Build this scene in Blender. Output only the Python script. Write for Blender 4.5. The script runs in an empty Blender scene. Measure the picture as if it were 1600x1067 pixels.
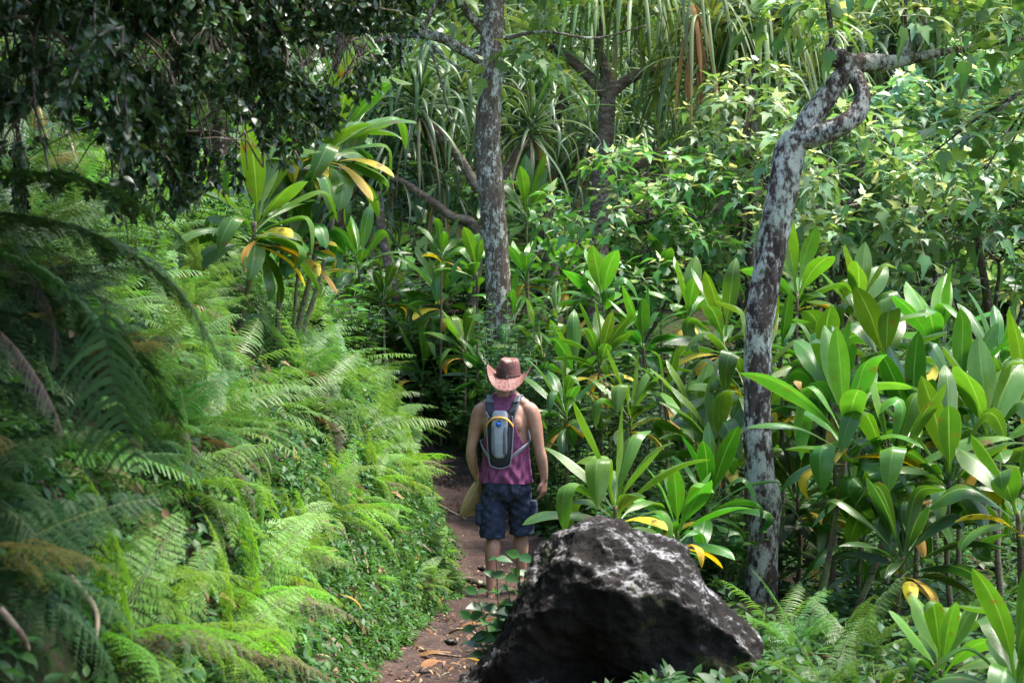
import bpy, math, random
import numpy as np
from mathutils import Vector, Matrix, Euler, noise as mnoise

random.seed(7)
RNG = np.random.default_rng(11)
R = math.radians
SC = bpy.context.scene
COL = SC.collection

# ------------------------------------------------------------------ camera
F_PX, HOR = 2537.0, 600.0
PITCH = math.atan((HOR - 533.5) / F_PX)
cam = bpy.data.cameras.new('camera')
cam.sensor_width = 36.0
cam.lens = F_PX * 36.0 / 1600.0
cam.clip_start, cam.clip_end = 0.05, 500
cam.dof.use_dof = True
cam.dof.focus_distance = 12.0
cam.dof.aperture_fstop = 5.0
cam_o = bpy.data.objects.new('camera', cam)
COL.objects.link(cam_o)
cam_o.location = (0, 0, 1.6)
cam_o.rotation_euler = (R(90) + PITCH, 0, 0)
SC.camera = cam_o

# ------------------------------------------------------------------ light
SUN_EL, SUN_ROT = R(66), R(84)
w = bpy.data.worlds.new('World')
SC.world = w
w.use_nodes = True
nt = w.node_tree
bg = nt.nodes['Background']
sky = nt.nodes.new('ShaderNodeTexSky')
sky.sky_type = 'NISHITA'
sky.sun_disc = False
sky.sun_elevation = SUN_EL
sky.sun_rotation = SUN_ROT
nt.links.new(sky.outputs[0], bg.inputs[0])
bg.inputs[1].default_value = 0.15
sun = bpy.data.lights.new('sun', 'SUN')
sun.energy = 3.1
sun.angle = R(18)
sun.color = (1.0, 0.95, 0.85)
sun_o = bpy.data.objects.new('sun', sun)
COL.objects.link(sun_o)
sd = Vector((math.sin(SUN_ROT) * math.cos(SUN_EL), math.cos(SUN_ROT) * math.cos(SUN_EL), math.sin(SUN_EL)))
sun_o.rotation_euler = (-sd).to_track_quat('-Z', 'Y').to_euler()
sun_o.location = (6, 6, 20)
SC.view_settings.view_transform = 'Standard'
SC.view_settings.look = 'None'
SC.view_settings.gamma = 1
SC.view_settings.exposure = 2.15
SC.cycles.max_bounces = 8
SC.cycles.diffuse_bounces = 4
SC.cycles.transmission_bounces = 4
SC.cycles.caustics_reflective = False
SC.cycles.caustics_refractive = False
try:
    SC.cycles.use_denoising = True
    SC.cycles.denoiser = 'OPENIMAGEDENOISE'
except Exception:
    pass

# ------------------------------------------------------------------ helpers
def at(px, py, Y):
    """the place in the world, Y metres ahead, that the photo shows at this pixel"""
    u, v = (px - 800.0) / F_PX, -(py - 533.5) / F_PX
    dy = math.cos(PITCH) - v * math.sin(PITCH)
    dz = math.sin(PITCH) + v * math.cos(PITCH)
    return np.array((u / dy * Y, Y, 1.6 + dz / dy * Y))

def mpp(Y):
    return Y / F_PX

def norm(a):
    a = np.asarray(a, float)
    return a / np.maximum(np.linalg.norm(a, axis=-1, keepdims=True), 1e-9)

def fn(x, y, s=1.0, seed=0.0):
    """cheap smooth noise on arrays, about -1..1"""
    x = np.asarray(x, float) * s + seed * 1.7
    y = np.asarray(y, float) * s + seed * 2.3
    return (np.sin(1.3 * x + 1.1 * np.sin(.9 * y)) + np.sin(1.7 * y + 1.3 * np.sin(1.1 * x + 2))
            + .6 * np.sin(2.9 * x - 2.3 * y + 1) + .5 * np.sin(3.7 * y + 2.9 * x)) / 3.1

def tag(o, label=None, cat=None, group=None, kind=None):
    if label: o['label'] = label
    if cat: o['category'] = cat
    if group: o['group'] = group
    if kind: o['kind'] = kind
    return o

def thing(name, label, cat, loc=(0, 0, 0), group=None):
    o = bpy.data.objects.new(name, None)
    COL.objects.link(o)
    o.location = tuple(loc)
    o.empty_display_size = .05
    return tag(o, label, cat, group)

def link_mesh(name, me, parent=None, loc=None, rot=None, scale=None):
    o = bpy.data.objects.new(name, me)
    COL.objects.link(o)
    if parent is not None: o.parent = parent
    if loc is not None: o.location = tuple(loc)
    if rot is not None: o.rotation_euler = rot
    if scale is not None: o.scale = (scale,) * 3 if np.isscalar(scale) else scale
    return o

class MB:
    """collects geometry, then links it as ONE mesh object"""
    def __init__(self):
        self.v, self.q, self.t, self.uv, self.c, self.n = [], [], [], [], [], 0
    def add(self, v, q=None, t=None, uv=None, c=(.5, .5, .5)):
        v = np.asarray(v, float).reshape(-1, 3)
        n = len(v)
        self.v.append(v)
        if q is not None and len(q): self.q.append(np.asarray(q, int).reshape(-1, 4) + self.n)
        if t is not None and len(t): self.t.append(np.asarray(t, int).reshape(-1, 3) + self.n)
        self.uv.append(np.zeros((n, 2)) if uv is None else np.asarray(uv, float).reshape(-1, 2))
        c = np.asarray(c, float)
        self.c.append(np.broadcast_to(c, (n, 3)) if c.ndim == 1 else c.reshape(-1, 3))
        self.n += n
        return self
    def mesh(self, name, mat, off=(0, 0, 0), smooth=True):
        v = np.concatenate(self.v) - np.asarray(off, float)
        uv = np.concatenate(self.uv); c = np.concatenate(self.c)
        q = np.concatenate(self.q) if self.q else np.zeros((0, 4), int)
        t = np.concatenate(self.t) if self.t else np.zeros((0, 3), int)
        me = bpy.data.meshes.new(name)
        me.vertices.add(len(v))
        me.vertices.foreach_set('co', v.astype(np.float32).ravel())
        li = np.concatenate([q.ravel(), t.ravel()]).astype(np.int32)
        me.loops.add(len(li))
        me.loops.foreach_set('vertex_index', li)
        me.polygons.add(len(q) + len(t))
        st = np.concatenate([np.arange(len(q)) * 4, len(q) * 4 + np.arange(len(t)) * 3]).astype(np.int32)
        me.polygons.foreach_set('loop_start', st)
        me.polygons.foreach_set('use_smooth', np.full(len(st), smooth))
        ul = me.uv_layers.new(name='UVMap')
        ul.data.foreach_set('uv', uv[li].astype(np.float32).ravel())
        ca = me.color_attributes.new('Col', 'FLOAT_COLOR', 'POINT')
        ca.data.foreach_set('color', np.concatenate([c, np.ones((len(c), 1))], 1).astype(np.float32).ravel())
        me.update(calc_edges=True)
        if mat: me.materials.append(mat)
        return me
    def build(self, name, mat, parent=None, smooth=True):
        off = tuple(parent.location) if parent is not None else (0, 0, 0)
        if parent is not None and parent.parent is not None:
            off = tuple(Vector(off) + parent.parent.location)
        return link_mesh(name, self.mesh(name, mat, off, smooth), parent)

def spline(P, n):
    """Catmull-Rom through rows of P (any width), n samples"""
    P = np.asarray(P, float)
    if len(P) == 2:
        t = np.linspace(0, 1, n)[:, None]
        return P[0] * (1 - t) + P[1] * t
    Q = np.vstack([2 * P[0] - P[1], P, 2 * P[-1] - P[-2]])
    m = len(P) - 1
    s = np.linspace(0, m - 1e-9, n)
    i = s.astype(int); t = (s - i)[:, None]
    a, b, c, d = Q[i], Q[i + 1], Q[i + 2], Q[i + 3]
    return .5 * (2 * b + (c - a) * t + (2 * a - 5 * b + 4 * c - d) * t ** 2 + (3 * b - a - 3 * c + d) * t ** 3)

def tube(mb, P, rad, n=None, ns=10, c=(.5, .5, .5), rough=0.0, cap=True, seed=0, sq=1.0):
    """a tapering limb along P; sq flattens its section along the second axis"""
    P = np.asarray(P, float)
    rad = np.broadcast_to(np.asarray(rad, float), (len(P),))
    if n is None: n = max(6, len(P) * 5)
    A = spline(np.column_stack([P, rad]), n)
    C, r = A[:, :3], np.maximum(A[:, 3], .0004)
    T = norm(np.gradient(C, axis=0))
    up = np.array((1., 0, 0)) if abs(T[0][0]) < .8 else np.array((0, 1., 0))
    S = []
    s = norm(np.cross(T[0], up))
    for i in range(n):
        s = norm(s - T[i] * np.dot(s, T[i])); S.append(s)
    S = np.array(S); B = np.cross(T, S)
    th = np.linspace(0, 2 * np.pi, ns, endpoint=False)
    k = np.ones((n, ns))
    if rough:
        lv = np.cumsum(np.r_[0, np.linalg.norm(np.diff(C, axis=0), axis=1)])[:, None] / max(r.mean(), .004)
        k = 1 + rough * (fn(np.cos(th)[None] * 1.5 + 0 * lv, lv * .8 + np.sin(th)[None] * 1.5, 1.0, seed)
                         + .5 * fn(np.cos(th)[None] * 3 + 0 * lv, lv * 2 + np.sin(th)[None] * 3, 1.3, seed + 4))
    V = C[:, None] + (r[:, None] * k)[..., None] * (np.cos(th)[None, :, None] * S[:, None] + sq * np.sin(th)[None, :, None] * B[:, None])
    V = V.reshape(-1, 3)
    i, j = np.meshgrid(np.arange(n - 1), np.arange(ns), indexing='ij')
    j2 = (j + 1) % ns
    q = np.stack([i * ns + j, i * ns + j2, (i + 1) * ns + j2, (i + 1) * ns + j], -1).reshape(-1, 4)
    t = []
    if cap:
        V = np.vstack([V, C[0], C[-1]])
        a, b = n * ns, n * ns + 1
        for j in range(ns):
            t.append((a, (j + 1) % ns, j)); t.append((b, (n - 1) * ns + j, (n - 1) * ns + (j + 1) % ns))
    uv = np.zeros((len(V), 2))
    mb.add(V, q, t, uv, c)
    return C

def loft(mb, secs, ns=24, n=None, c=(.5, .5, .5), cap=True, power=2.0):
    """horizontal elliptical sections: (cx, cy, z, rx, ry)"""
    A = np.asarray(secs, float)
    if n: A = spline(A, n)
    th = np.linspace(0, 2 * np.pi, ns, endpoint=False)
    ct, st = np.cos(th), np.sin(th)
    ex = 2.0 / power
    ct = np.sign(ct) * np.abs(ct) ** ex; st = np.sign(st) * np.abs(st) ** ex
    V = np.stack([A[:, 0:1] + A[:, 3:4] * ct, A[:, 1:2] + A[:, 4:5] * st, np.repeat(A[:, 2:3], ns, 1)], -1).reshape(-1, 3)
    m = len(A)
    i, j = np.meshgrid(np.arange(m - 1), np.arange(ns), indexing='ij')
    j2 = (j + 1) % ns
    q = np.stack([i * ns + j, i * ns + j2, (i + 1) * ns + j2, (i + 1) * ns + j], -1).reshape(-1, 4)
    t = []
    if cap:
        V = np.vstack([V, A[0, :3], A[-1, :3]])
        for j in range(ns):
            t.append((m * ns, (j + 1) % ns, j)); t.append((m * ns + 1, (m - 1) * ns + j, (m - 1) * ns + (j + 1) % ns))
    mb.add(V, q, t, None, c)
    return m

def ball(mb, cen, r, nu=16, nv=10, c=(.5, .5, .5)):
    r = (r,) * 3 if np.isscalar(r) else r
    ph = np.linspace(-np.pi / 2 + .12, np.pi / 2 - .12, nv)
    loft(mb, [(cen[0], cen[1], cen[2] + r[2] * math.sin(p), r[0] * math.cos(p), r[1] * math.cos(p)) for p in ph], nu, c=c)

def ribbon(mb, P, W, side, na=4, fold=.25, wave=0., wfreq=9., ph=0., c=(.5, .5, .5), roll=0.):
    """one leaf blade along P with half-widths W"""
    P = np.asarray(P, float); n = len(P)
    T = norm(np.gradient(P, axis=0))
    S = norm(np.cross(np.cross(T, side), T))
    N = np.cross(S, T)
    if roll is not 0.:
        rl = np.broadcast_to(roll, (n,))[:, None]
        S, N = S * np.cos(rl) + N * np.sin(rl), N * np.cos(rl) - S * np.sin(rl)
    u = np.linspace(-1, 1, na + 1)
    v = np.linspace(0, 1, n)
    W = np.asarray(W, float)
    up = fold * np.abs(u)[None] + wave * np.sin(wfreq * v[:, None] * 2 + ph + (u[None] > 0) * 1.3) * np.abs(u)[None] ** 1.5
    V = P[:, None] + S[:, None] * (u[None] * W[:, None] * np.cos(fold * .8))[..., None] + N[:, None] * (up * W[:, None])[..., None]
    i, j = np.meshgrid(np.arange(n - 1), np.arange(na), indexing='ij')
    k = na + 1
    q = np.stack([i * k + j, i * k + j + 1, (i + 1) * k + j + 1, (i + 1) * k + j], -1).reshape(-1, 4)
    uv = np.stack([np.broadcast_to((u + 1) / 2, (n, k)), np.broadcast_to(v[:, None], (n, k))], -1)
    mb.add(V, q, None, uv, c)

def arc_curve(p0, az, e0, e1, L, n=12, p=1.5, kink=None):
    """planar arc leaving p0: azimuth az, elevation from e0 to e1"""
    v = np.linspace(0, 1, n)
    e = e0 + (e1 - e0) * v ** p
    if kink is not None:
        kv, ka = kink
        e = e - ka / (1 + np.exp(-(v - kv) * 28))
    d = np.stack([np.cos(e) * math.cos(az), np.cos(e) * math.sin(az), np.sin(e)], -1)
    st = (d[1:] + d[:-1]) / 2 * (L / (n - 1))
    return np.vstack([[p0], np.asarray(p0) + np.cumsum(st, 0)])

def frames(d, up):
    """rotation matrices whose y is d and whose z leans to up"""
    d = norm(d)
    s = norm(np.cross(d, up))
    z = np.cross(s, d)
    return np.stack([s, d, z], -1)

def rv(n, s=1.0):
    return RNG.normal(0, s, (n, 3))

def jit(base, n, a=.18, hue=.12):
    """n leaf colours round a base colour"""
    base = np.asarray(base, float)
    k = np.exp(RNG.normal(0, a, (n, 1)))
    h = RNG.normal(0, hue, (n, 1))
    return np.clip(base * k * np.concatenate([1 + h, np.ones((n, 1)), 1 - h * .5], 1), .004, .9)

def stamp(mb, tpl, M, t, s, col):
    """many copies of a leaf template in one go"""
    v, q, uv = tpl
    K, n = len(t), len(v)
    s = np.broadcast_to(np.asarray(s, float), (K,))
    V = np.einsum('kij,nj->kni', M, v) * s[:, None, None] + t[:, None]
    Q = q[None] + (np.arange(K) * n)[:, None, None]
    mb.add(V.reshape(-1, 3), Q.reshape(-1, 4), None, np.tile(uv, (K, 1)), np.repeat(col, n, 0))

def tpl_ellip(n=4, w=.24, fold=.25, droop=.25, tip=1.0, point=1.0):
    v = np.linspace(0, 1, n + 1)
    ww = w * np.sin(np.pi * np.clip(v, 0.02, .98) ** (.8 * tip)) ** point
    V, uv = [], []
    for a, b in zip(v, ww):
        for u in (-1, 0, 1):
            V.append((u * b, a, fold * abs(u) * b - droop * a * a)); uv.append(((u + 1) / 2, a))
    q = []
    for i in range(n):
        for j in range(2):
            q.append((i * 3 + j, i * 3 + j + 1, (i + 1) * 3 + j + 1, (i + 1) * 3 + j))
    return np.array(V), np.array(q), np.array(uv)

def tpl_lobed(droop=.3, fold=.2, w=1.0):
    mid = [(0, 0), (0, .2), (0, .45), (0, .8), (0, 1.2)]
    e = [(.14, -.06), (.27, .0), (.43, .40), (.22, .45), (.14, .78)]
    V, uv = [], []
    def put(x, y):
        x *= w
        V.append((x, y, fold * abs(x) - droop * y * y - .22 * x * x * 2)); uv.append((.5 + x, y))
    for a in mid: put(*a)
    for s in (1, -1):
        for x, y in e: put(s * x, y)
    q = []
    for k in (5, 10):
        f = [(0, k, k + 1, 1), (1, k + 1, k + 2, 2), (2, k + 2, k + 3, 3), (3, k + 3, k + 4, 4)]
        q += f if k == 5 else [tuple(reversed(x)) for x in f]
    return np.array(V), np.array(q), np.array(uv)

T_ELL = tpl_ellip()
T_ELLW = tpl_ellip(4, .33, .2, .2, .85)
T_NARROW = tpl_ellip(4, .15, .3, .35, .9)
T_ROUND = tpl_ellip(4, .42, .15, .1, 1.0, .7)
T_LOBE = tpl_lobed()
T_LOBE2 = tpl_lobed(.15, .3, .8)

# ------------------------------------------------------------------ materials
def mat_base(name):
    m = bpy.data.materials.new(name)
    m.use_nodes = True
    n = m.node_tree
    n.nodes.clear()
    out = n.nodes.new('ShaderNodeOutputMaterial')
    return m, n, out

def nd(n, typ, **kw):
    x = n.nodes.new(typ)
    for k, v in kw.items():
        if k.startswith('i_'):
            key = k[2:]
            x.inputs[int(key) if key.isdigit() else key.replace('_', ' ')].default_value = v
        else:
            setattr(x, k, v)
    return x

def math_n(n, op, a, b=None):
    x = nd(n, 'ShaderNodeMath', operation=op)
    for i, s in enumerate((a, b)):
        if s is None: continue
        if isinstance(s, (int, float)): x.inputs[i].default_value = s
        else: n.links.new(s, x.inputs[i])
    return x.outputs[0]

def mix_c(n, fac, a, b, blend='MIX'):
    x = nd(n, 'ShaderNodeMix', data_type='RGBA', blend_type=blend)
    for s, i in ((fac, 0), (a, 6), (b, 7)):
        if isinstance(s, (int, float)): x.inputs[i].default_value = s
        elif isinstance(s, tuple): x.inputs[i].default_value = s + (1,) * (4 - len(s))
        else: n.links.new(s, x.inputs[i])
    return x.outputs[2]

def ramp(n, src, a, b):
    x = nd(n, 'ShaderNodeMapRange', i_1=a, i_2=b)
    x.clamp = True
    n.links.new(src, x.inputs[0])
    return x.outputs[0]

def leaf_mat(name, rough=.42, trans=.35, vein=0., midrib=0., spec=.45, back=.25, blotch=0., edge=0., hue=.02, tgain=(1.4, 1.3, .65)):
    m, n, out = mat_base(name)
    L = n.links.new
    at_ = nd(n, 'ShaderNodeAttribute', attribute_name='Col')
    oi = nd(n, 'ShaderNodeObjectInfo')
    hs = nd(n, 'ShaderNodeHueSaturation')
    L(math_n(n, 'ADD', math_n(n, 'MULTIPLY', oi.outputs['Random'], hue * 2), .5 - hue), hs.inputs['Hue'])
    L(math_n(n, 'ADD', math_n(n, 'MULTIPLY', oi.outputs['Random'], .36), .82), hs.inputs['Value'])
    L(at_.outputs['Color'], hs.inputs['Color'])
    col = hs.outputs[0]
    tc = nd(n, 'ShaderNodeTexCoord')
    nz = nd(n, 'ShaderNodeTexNoise', i_Scale=14., i_Detail=3.)
    L(tc.outputs['Object'], nz.inputs['Vector'])
    col = mix_c(n, math_n(n, 'MULTIPLY', ramp(n, nz.outputs[0], .4, .7), .4), col, (.55, .62, .35), 'MULTIPLY')
    nrm = None
    if vein or midrib:
        sx = nd(n, 'ShaderNodeSeparateXYZ')
        L(tc.outputs['UV'], sx.inputs[0])
        au = math_n(n, 'ABSOLUTE', math_n(n, 'SUBTRACT', sx.outputs[0], .5))
        if midrib:
            f = ramp(n, au, .045, .015)
            col = mix_c(n, math_n(n, 'MULTIPLY', f, midrib), col, (.30, .42, .12))
        if edge:
            col = mix_c(n, math_n(n, 'MULTIPLY', ramp(n, au, .445, .485), edge), col, (.26, .27, .035))
        vv = math_n(n, 'SINE', math_n(n, 'ADD', math_n(n, 'MULTIPLY', au, 130.), math_n(n, 'MULTIPLY', sx.outputs[1], -40.)))
        bp = nd(n, 'ShaderNodeBump', i_Strength=.35, i_Distance=.004)
        L(math_n(n, 'MULTIPLY', vv, vein), bp.inputs['Height'])
        nrm = bp.outputs[0]
    if blotch:
        nb = nd(n, 'ShaderNodeTexNoise', i_Scale=9., i_Detail=4., i_Roughness=.65)
        L(tc.outputs['Object'], nb.inputs['Vector'])
        f = ramp(n, nb.outputs[0], .62 - .2 * blotch, .74 - .2 * blotch)
        col = mix_c(n, math_n(n, 'MULTIPLY', f, .8), col, (.16, .055, .015))
    geo = nd(n, 'ShaderNodeNewGeometry')
    colb = mix_c(n, math_n(n, 'MULTIPLY', geo.outputs['Backfacing'], back), col, (.20, .27, .13))
    p = nd(n, 'ShaderNodeBsdfPrincipled', i_Roughness=rough)
    p.inputs['Specular IOR Level'].default_value = spec
    L(colb, p.inputs['Base Color'])
    tr = nd(n, 'ShaderNodeBsdfTranslucent')
    L(mix_c(n, 1.0, col, tgain, 'MULTIPLY'), tr.inputs['Color'])
    if nrm is not None:
        L(nrm, p.inputs['Normal'])
    ms = nd(n, 'ShaderNodeMixShader', i_0=trans)
    L(p.outputs[0], ms.inputs[1]); L(tr.outputs[0], ms.inputs[2])
    L(ms.outputs[0], out.inputs[0])
    return m

def surf_mat(name, layers, rough=.8, bump=None, spec=.3, metal=0.):
    """layers: base colour, then (colour, noise scale, low, high, stretch) patches over it in object space"""
    m, n, out = mat_base(name)
    L = n.links.new
    tc = nd(n, 'ShaderNodeTexCoord')
    col = None
    for ly in layers:
        if col is None:
            rgb = nd(n, 'ShaderNodeRGB'); rgb.outputs[0].default_value = ly + (1,)
            col = rgb.outputs[0]; continue
        c, sc, lo, hi = ly[:4]
        st = ly[4] if len(ly) > 4 else (1, 1, 1)
        mp = nd(n, 'ShaderNodeMapping')
        mp.inputs['Scale'].default_value = st
        mp.inputs['Location'].default_value = (sc * .37, sc * .11, lo * 3)
        L(tc.outputs['Object'], mp.inputs[0])
        nz = nd(n, 'ShaderNodeTexNoise', i_Scale=sc, i_Detail=6., i_Roughness=.62)
        L(mp.outputs[0], nz.inputs['Vector'])
        col = mix_c(n, ramp(n, nz.outputs[0], lo, hi), col, c)
    p = nd(n, 'ShaderNodeBsdfPrincipled', i_Roughness=rough, i_Metallic=metal)
    p.inputs['Specular IOR Level'].default_value = spec
    L(col, p.inputs['Base Color'])
    if bump:
        prev = None
        for sc, strength, dist in bump:
            nz = nd(n, 'ShaderNodeTexNoise', i_Scale=sc, i_Detail=8., i_Roughness=.65)
            L(tc.outputs['Object'], nz.inputs['Vector'])
            bp = nd(n, 'ShaderNodeBump', i_Strength=strength, i_Distance=dist)
            L(nz.outputs[0], bp.inputs['Height'])
            if prev is not None: L(prev, bp.inputs['Normal'])
            prev = bp.outputs[0]
        L(prev, p.inputs['Normal'])
    L(p.outputs[0], out.inputs[0])
    return m

M = {}
M['ti'] = leaf_mat('ti_leaf', .28, .36, vein=.35, midrib=.4, spec=.55, back=.06, blotch=.08, edge=.25, tgain=(1.15, 1.32, .6))
M['old'] = leaf_mat('old_leaf', .5, .35, vein=.5, midrib=.3, blotch=.38, back=.1, hue=.015, tgain=(1.2, 1.1, .6))
M['fern'] = leaf_mat('fern_leaf', .5, .40, spec=.35, back=.12, tgain=(1.27, 1.32, .7))
M['nearfern'] = leaf_mat('near_fern_leaf', .65, .25, spec=.2, back=.05)
M['dead'] = leaf_mat('dead_leaf', .8, .2, spec=.15, back=0., hue=.01, tgain=(1, .9, .7))
M['kukui'] = leaf_mat('pale_leaf', .45, .38, spec=.4, back=.3, tgain=(1.3, 1.28, .62))
M['small'] = leaf_mat('small_leaf', .38, .32, spec=.5)
M['gloom'] = leaf_mat('dark_small_leaf', .36, .25, spec=.45, back=.1)
M['shrub'] = leaf_mat('shrub_leaf', .4, .35, spec=.5)
M['strap'] = leaf_mat('strap_leaf', .42, .35, spec=.45, vein=.0, midrib=.25)
M['cover'] = leaf_mat('cover_leaf', .5, .4, spec=.35, hue=0.)
def bark_mat(name, base, dark, pale, lo, hi, moss, fine=38.):
    """bark under a broken crust of lichen: crust patches are eaten into by finer noise and dotted with dark specks"""
    m, n, out = mat_base(name)
    L = n.links.new
    tc = nd(n, 'ShaderNodeTexCoord')
    def nz(sc, st=(1, 1, 1), det=7., ro=.65, sh=0.):
        mp = nd(n, 'ShaderNodeMapping'); mp.inputs['Scale'].default_value = st; mp.inputs['Location'].default_value = (sh, sh * .7, sh * 1.3)
        L(tc.outputs['Object'], mp.inputs[0])
        x = nd(n, 'ShaderNodeTexNoise', i_Scale=sc, i_Detail=det, i_Roughness=ro); L(mp.outputs[0], x.inputs['Vector'])
        return x.outputs[0]
    crack = nz(26., (1, 1, .25)); big = nz(2.3, sh=3.); mid = nz(13., (1, 1, .55), sh=7.); fin = nz(fine, (1, 1, .6), sh=1.); dots = nz(75., sh=5.)
    col = mix_c(n, ramp(n, crack, .42, .62), dark, base)
    col = mix_c(n, math_n(n, 'MULTIPLY', ramp(n, fin, .5, .68), .5), col, tuple(1.9 * c for c in base))
    amt = math_n(n, 'ADD', math_n(n, 'ADD', math_n(n, 'MULTIPLY', mid, .5), math_n(n, 'MULTIPLY', fin, .32)), math_n(n, 'MULTIPLY', big, .28))
    crust = math_n(n, 'MULTIPLY', ramp(n, amt, lo, hi), math_n(n, 'SUBTRACT', 1., math_n(n, 'MULTIPLY', ramp(n, dots, .55, .66), .75)))
    tint = mix_c(n, ramp(n, big, .4, .6), pale, tuple(c * k for c, k in zip(pale, (.72, .80, .74))))
    col = mix_c(n, math_n(n, 'MULTIPLY', crust, .92), col, tint)
    col = mix_c(n, math_n(n, 'MULTIPLY', ramp(n, nz(3.0, sh=11.), moss, moss + .07), .85), col, (.055, .062, .012))
    p = nd(n, 'ShaderNodeBsdfPrincipled', i_Roughness=.9); p.inputs['Specular IOR Level'].default_value = .2
    L(col, p.inputs['Base Color'])
    prev = None
    for src, st, di in ((crack, .9, .02), (crust, .35, .006), (dots, .35, .004)):
        bp = nd(n, 'ShaderNodeBump', i_Strength=st, i_Distance=di); L(src, bp.inputs['Height'])
        if prev is not None: L(prev, bp.inputs['Normal'])
        prev = bp.outputs[0]
    L(prev, p.inputs['Normal']); L(p.outputs[0], out.inputs[0])
    return m
M['bark'] = bark_mat('mottled_bark', (.10, .070, .055), (.034, .023, .018), (.58, .53, .45), .525, .60, .60)
M['bark_speck'] = bark_mat('speckled_bark', (.125, .094, .066), (.050, .036, .025), (.52, .49, .40), .555, .62, .58, 52.)
M['bark_dark'] = surf_mat('dark_bark', [(.05, .033, .022), ((.13, .095, .065), 12., .48, .62, (1, 1, .4)), ((.34, .33, .27), 15., .58, .62),
    ((.06, .075, .015), 4., .6, .7)], .85, [(28., .6, .02), (90., .4, .008)])
M['bark_pand'] = surf_mat('ringed_bark', [(.09, .06, .04), ((.19, .14, .10), 8., .45, .62, (1, 1, 3)), ((.32, .28, .22), 20., .57, .66)],
    .85, [(22., .6, .02), (80., .4, .008)])
M['stem'] = surf_mat('ti_stem', [(.16, .12, .075), ((.08, .055, .035), 30., .45, .58, (1, 1, 3)), ((.16, .2, .06), 6., .52, .64)], .7, [(60., .6, .006)])
M['greenstem'] = surf_mat('green_stem', [(.10, .15, .04), ((.15, .12, .05), 8., .45, .6)], .6, [(60., .3, .004)])
M['twig'] = surf_mat('twig', [(.10, .075, .055), ((.25, .21, .18), 20., .5, .62)], .85, [(60., .4, .005)])
M['drystick'] = surf_mat('dry_stick', [(.30, .22, .15), ((.14, .09, .06), 12., .5, .62)], .85, [(60., .4, .005)])
M['ground'] = surf_mat('bank_soil', [(.028, .02, .013), ((.02, .035, .01), 3., .45, .6), ((.06, .042, .028), 9., .5, .65), ((.03, .06, .014), 22., .52, .6)],
    .95, [(8., .8, .06), (40., .6, .02)], .1)
M['path'] = surf_mat('path_earth', [(.052, .027, .020), ((.026, .0145, .0115), 1.4, .42, .6), ((.085, .047, .035), 3.5, .5, .68), ((.038, .022, .018), 14., .54, .64),
    ((.20, .14, .095), 45., .60, .68)], .8, [(6., .7, .06), (28., .7, .025), (110., .6, .008)], .3)

# ------------------------------------------------------------------ terrain
PY = np.array([-8, 0, 5, 8, 8.7, 10.1, 12.3, 13.5, 15.8, 18.5, 21, 24, 28])
PXL = np.array([-.75, -.75, -.78, -.82, -.80, -.70, -.44, -.50, -.78, -1.2, -2.3, -5.0, -10.])
PXR = np.array([.35, .35, .33, .28, .25, .28, .44, .36, .02, -.35, -1.3, -3.8, -8.5])

def zp(y):
    y = np.asarray(y, float)
    return (.10 * np.clip(y - 12.3, 0, 7.7) - .04 * np.exp(-((y - 12.3) / 1.2) ** 2) + .36 * np.clip(y - 20, 0, 18) + .9 * np.clip(y - 38, 0, 60))

def ground_z(x, y, dip=True):
    x = np.asarray(x, float); y = np.asarray(y, float)
    xl = np.interp(y, PY, PXL) + .07 * fn(y, y * 0 + 3, 2.2)
    xr = np.interp(y, PY, PXR) + .05 * fn(y, y * 0 + 8, 2.0)
    s = np.clip(xl - x, 0, None); r = np.clip(x - xr, 0, None)
    L = 1.75 * np.minimum(s, .72) + .95 * np.clip(s - .72, 0, 2.2) + .45 * np.clip(s - 2.92, 0, None)
    z = zp(y) + L + .10 * np.clip(s * 3, 0, 1) * fn(x, y, 1.6, 2)
    z = z + np.where(r > 0, np.minimum(.12, r * .6) - .03 * np.clip(r - .5, 0, 4) + .05 * np.clip(r * 2, 0, 1) * fn(x, y, 1.7, 5), 0)
    if dip:
        e = np.clip(np.minimum(x - xl, xr - x) / .12, 0, 1)
        z = z - .07 * e
    return z

def grid(mb, xs, ys, zf):
    X, Y = np.meshgrid(xs, ys, indexing='ij')
    Z = zf(X, Y)
    n, m = X.shape
    i, j = np.meshgrid(np.arange(n - 1), np.arange(m - 1), indexing='ij')
    q = np.stack([i * m + j, (i + 1) * m + j, (i + 1) * m + j + 1, i * m + j + 1], -1).reshape(-1, 4)
    mb.add(np.stack([X, Y, Z], -1), q)

mb = MB()
xs = np.r_[np.arange(-60, -6, 2.), np.arange(-6, -2.4, .2), np.arange(-2.4, 1.6, .06), np.arange(1.6, 8, .25), np.arange(8, 62, 2.)]
ys = np.r_[np.arange(-12, 4, .6), np.arange(4, 20, .09), np.arange(20, 40, .5), np.arange(40, 72, 2.)]
grid(mb, xs, ys, ground_z)
tag(mb.build('ground', M['ground']), kind='structure')

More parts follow.
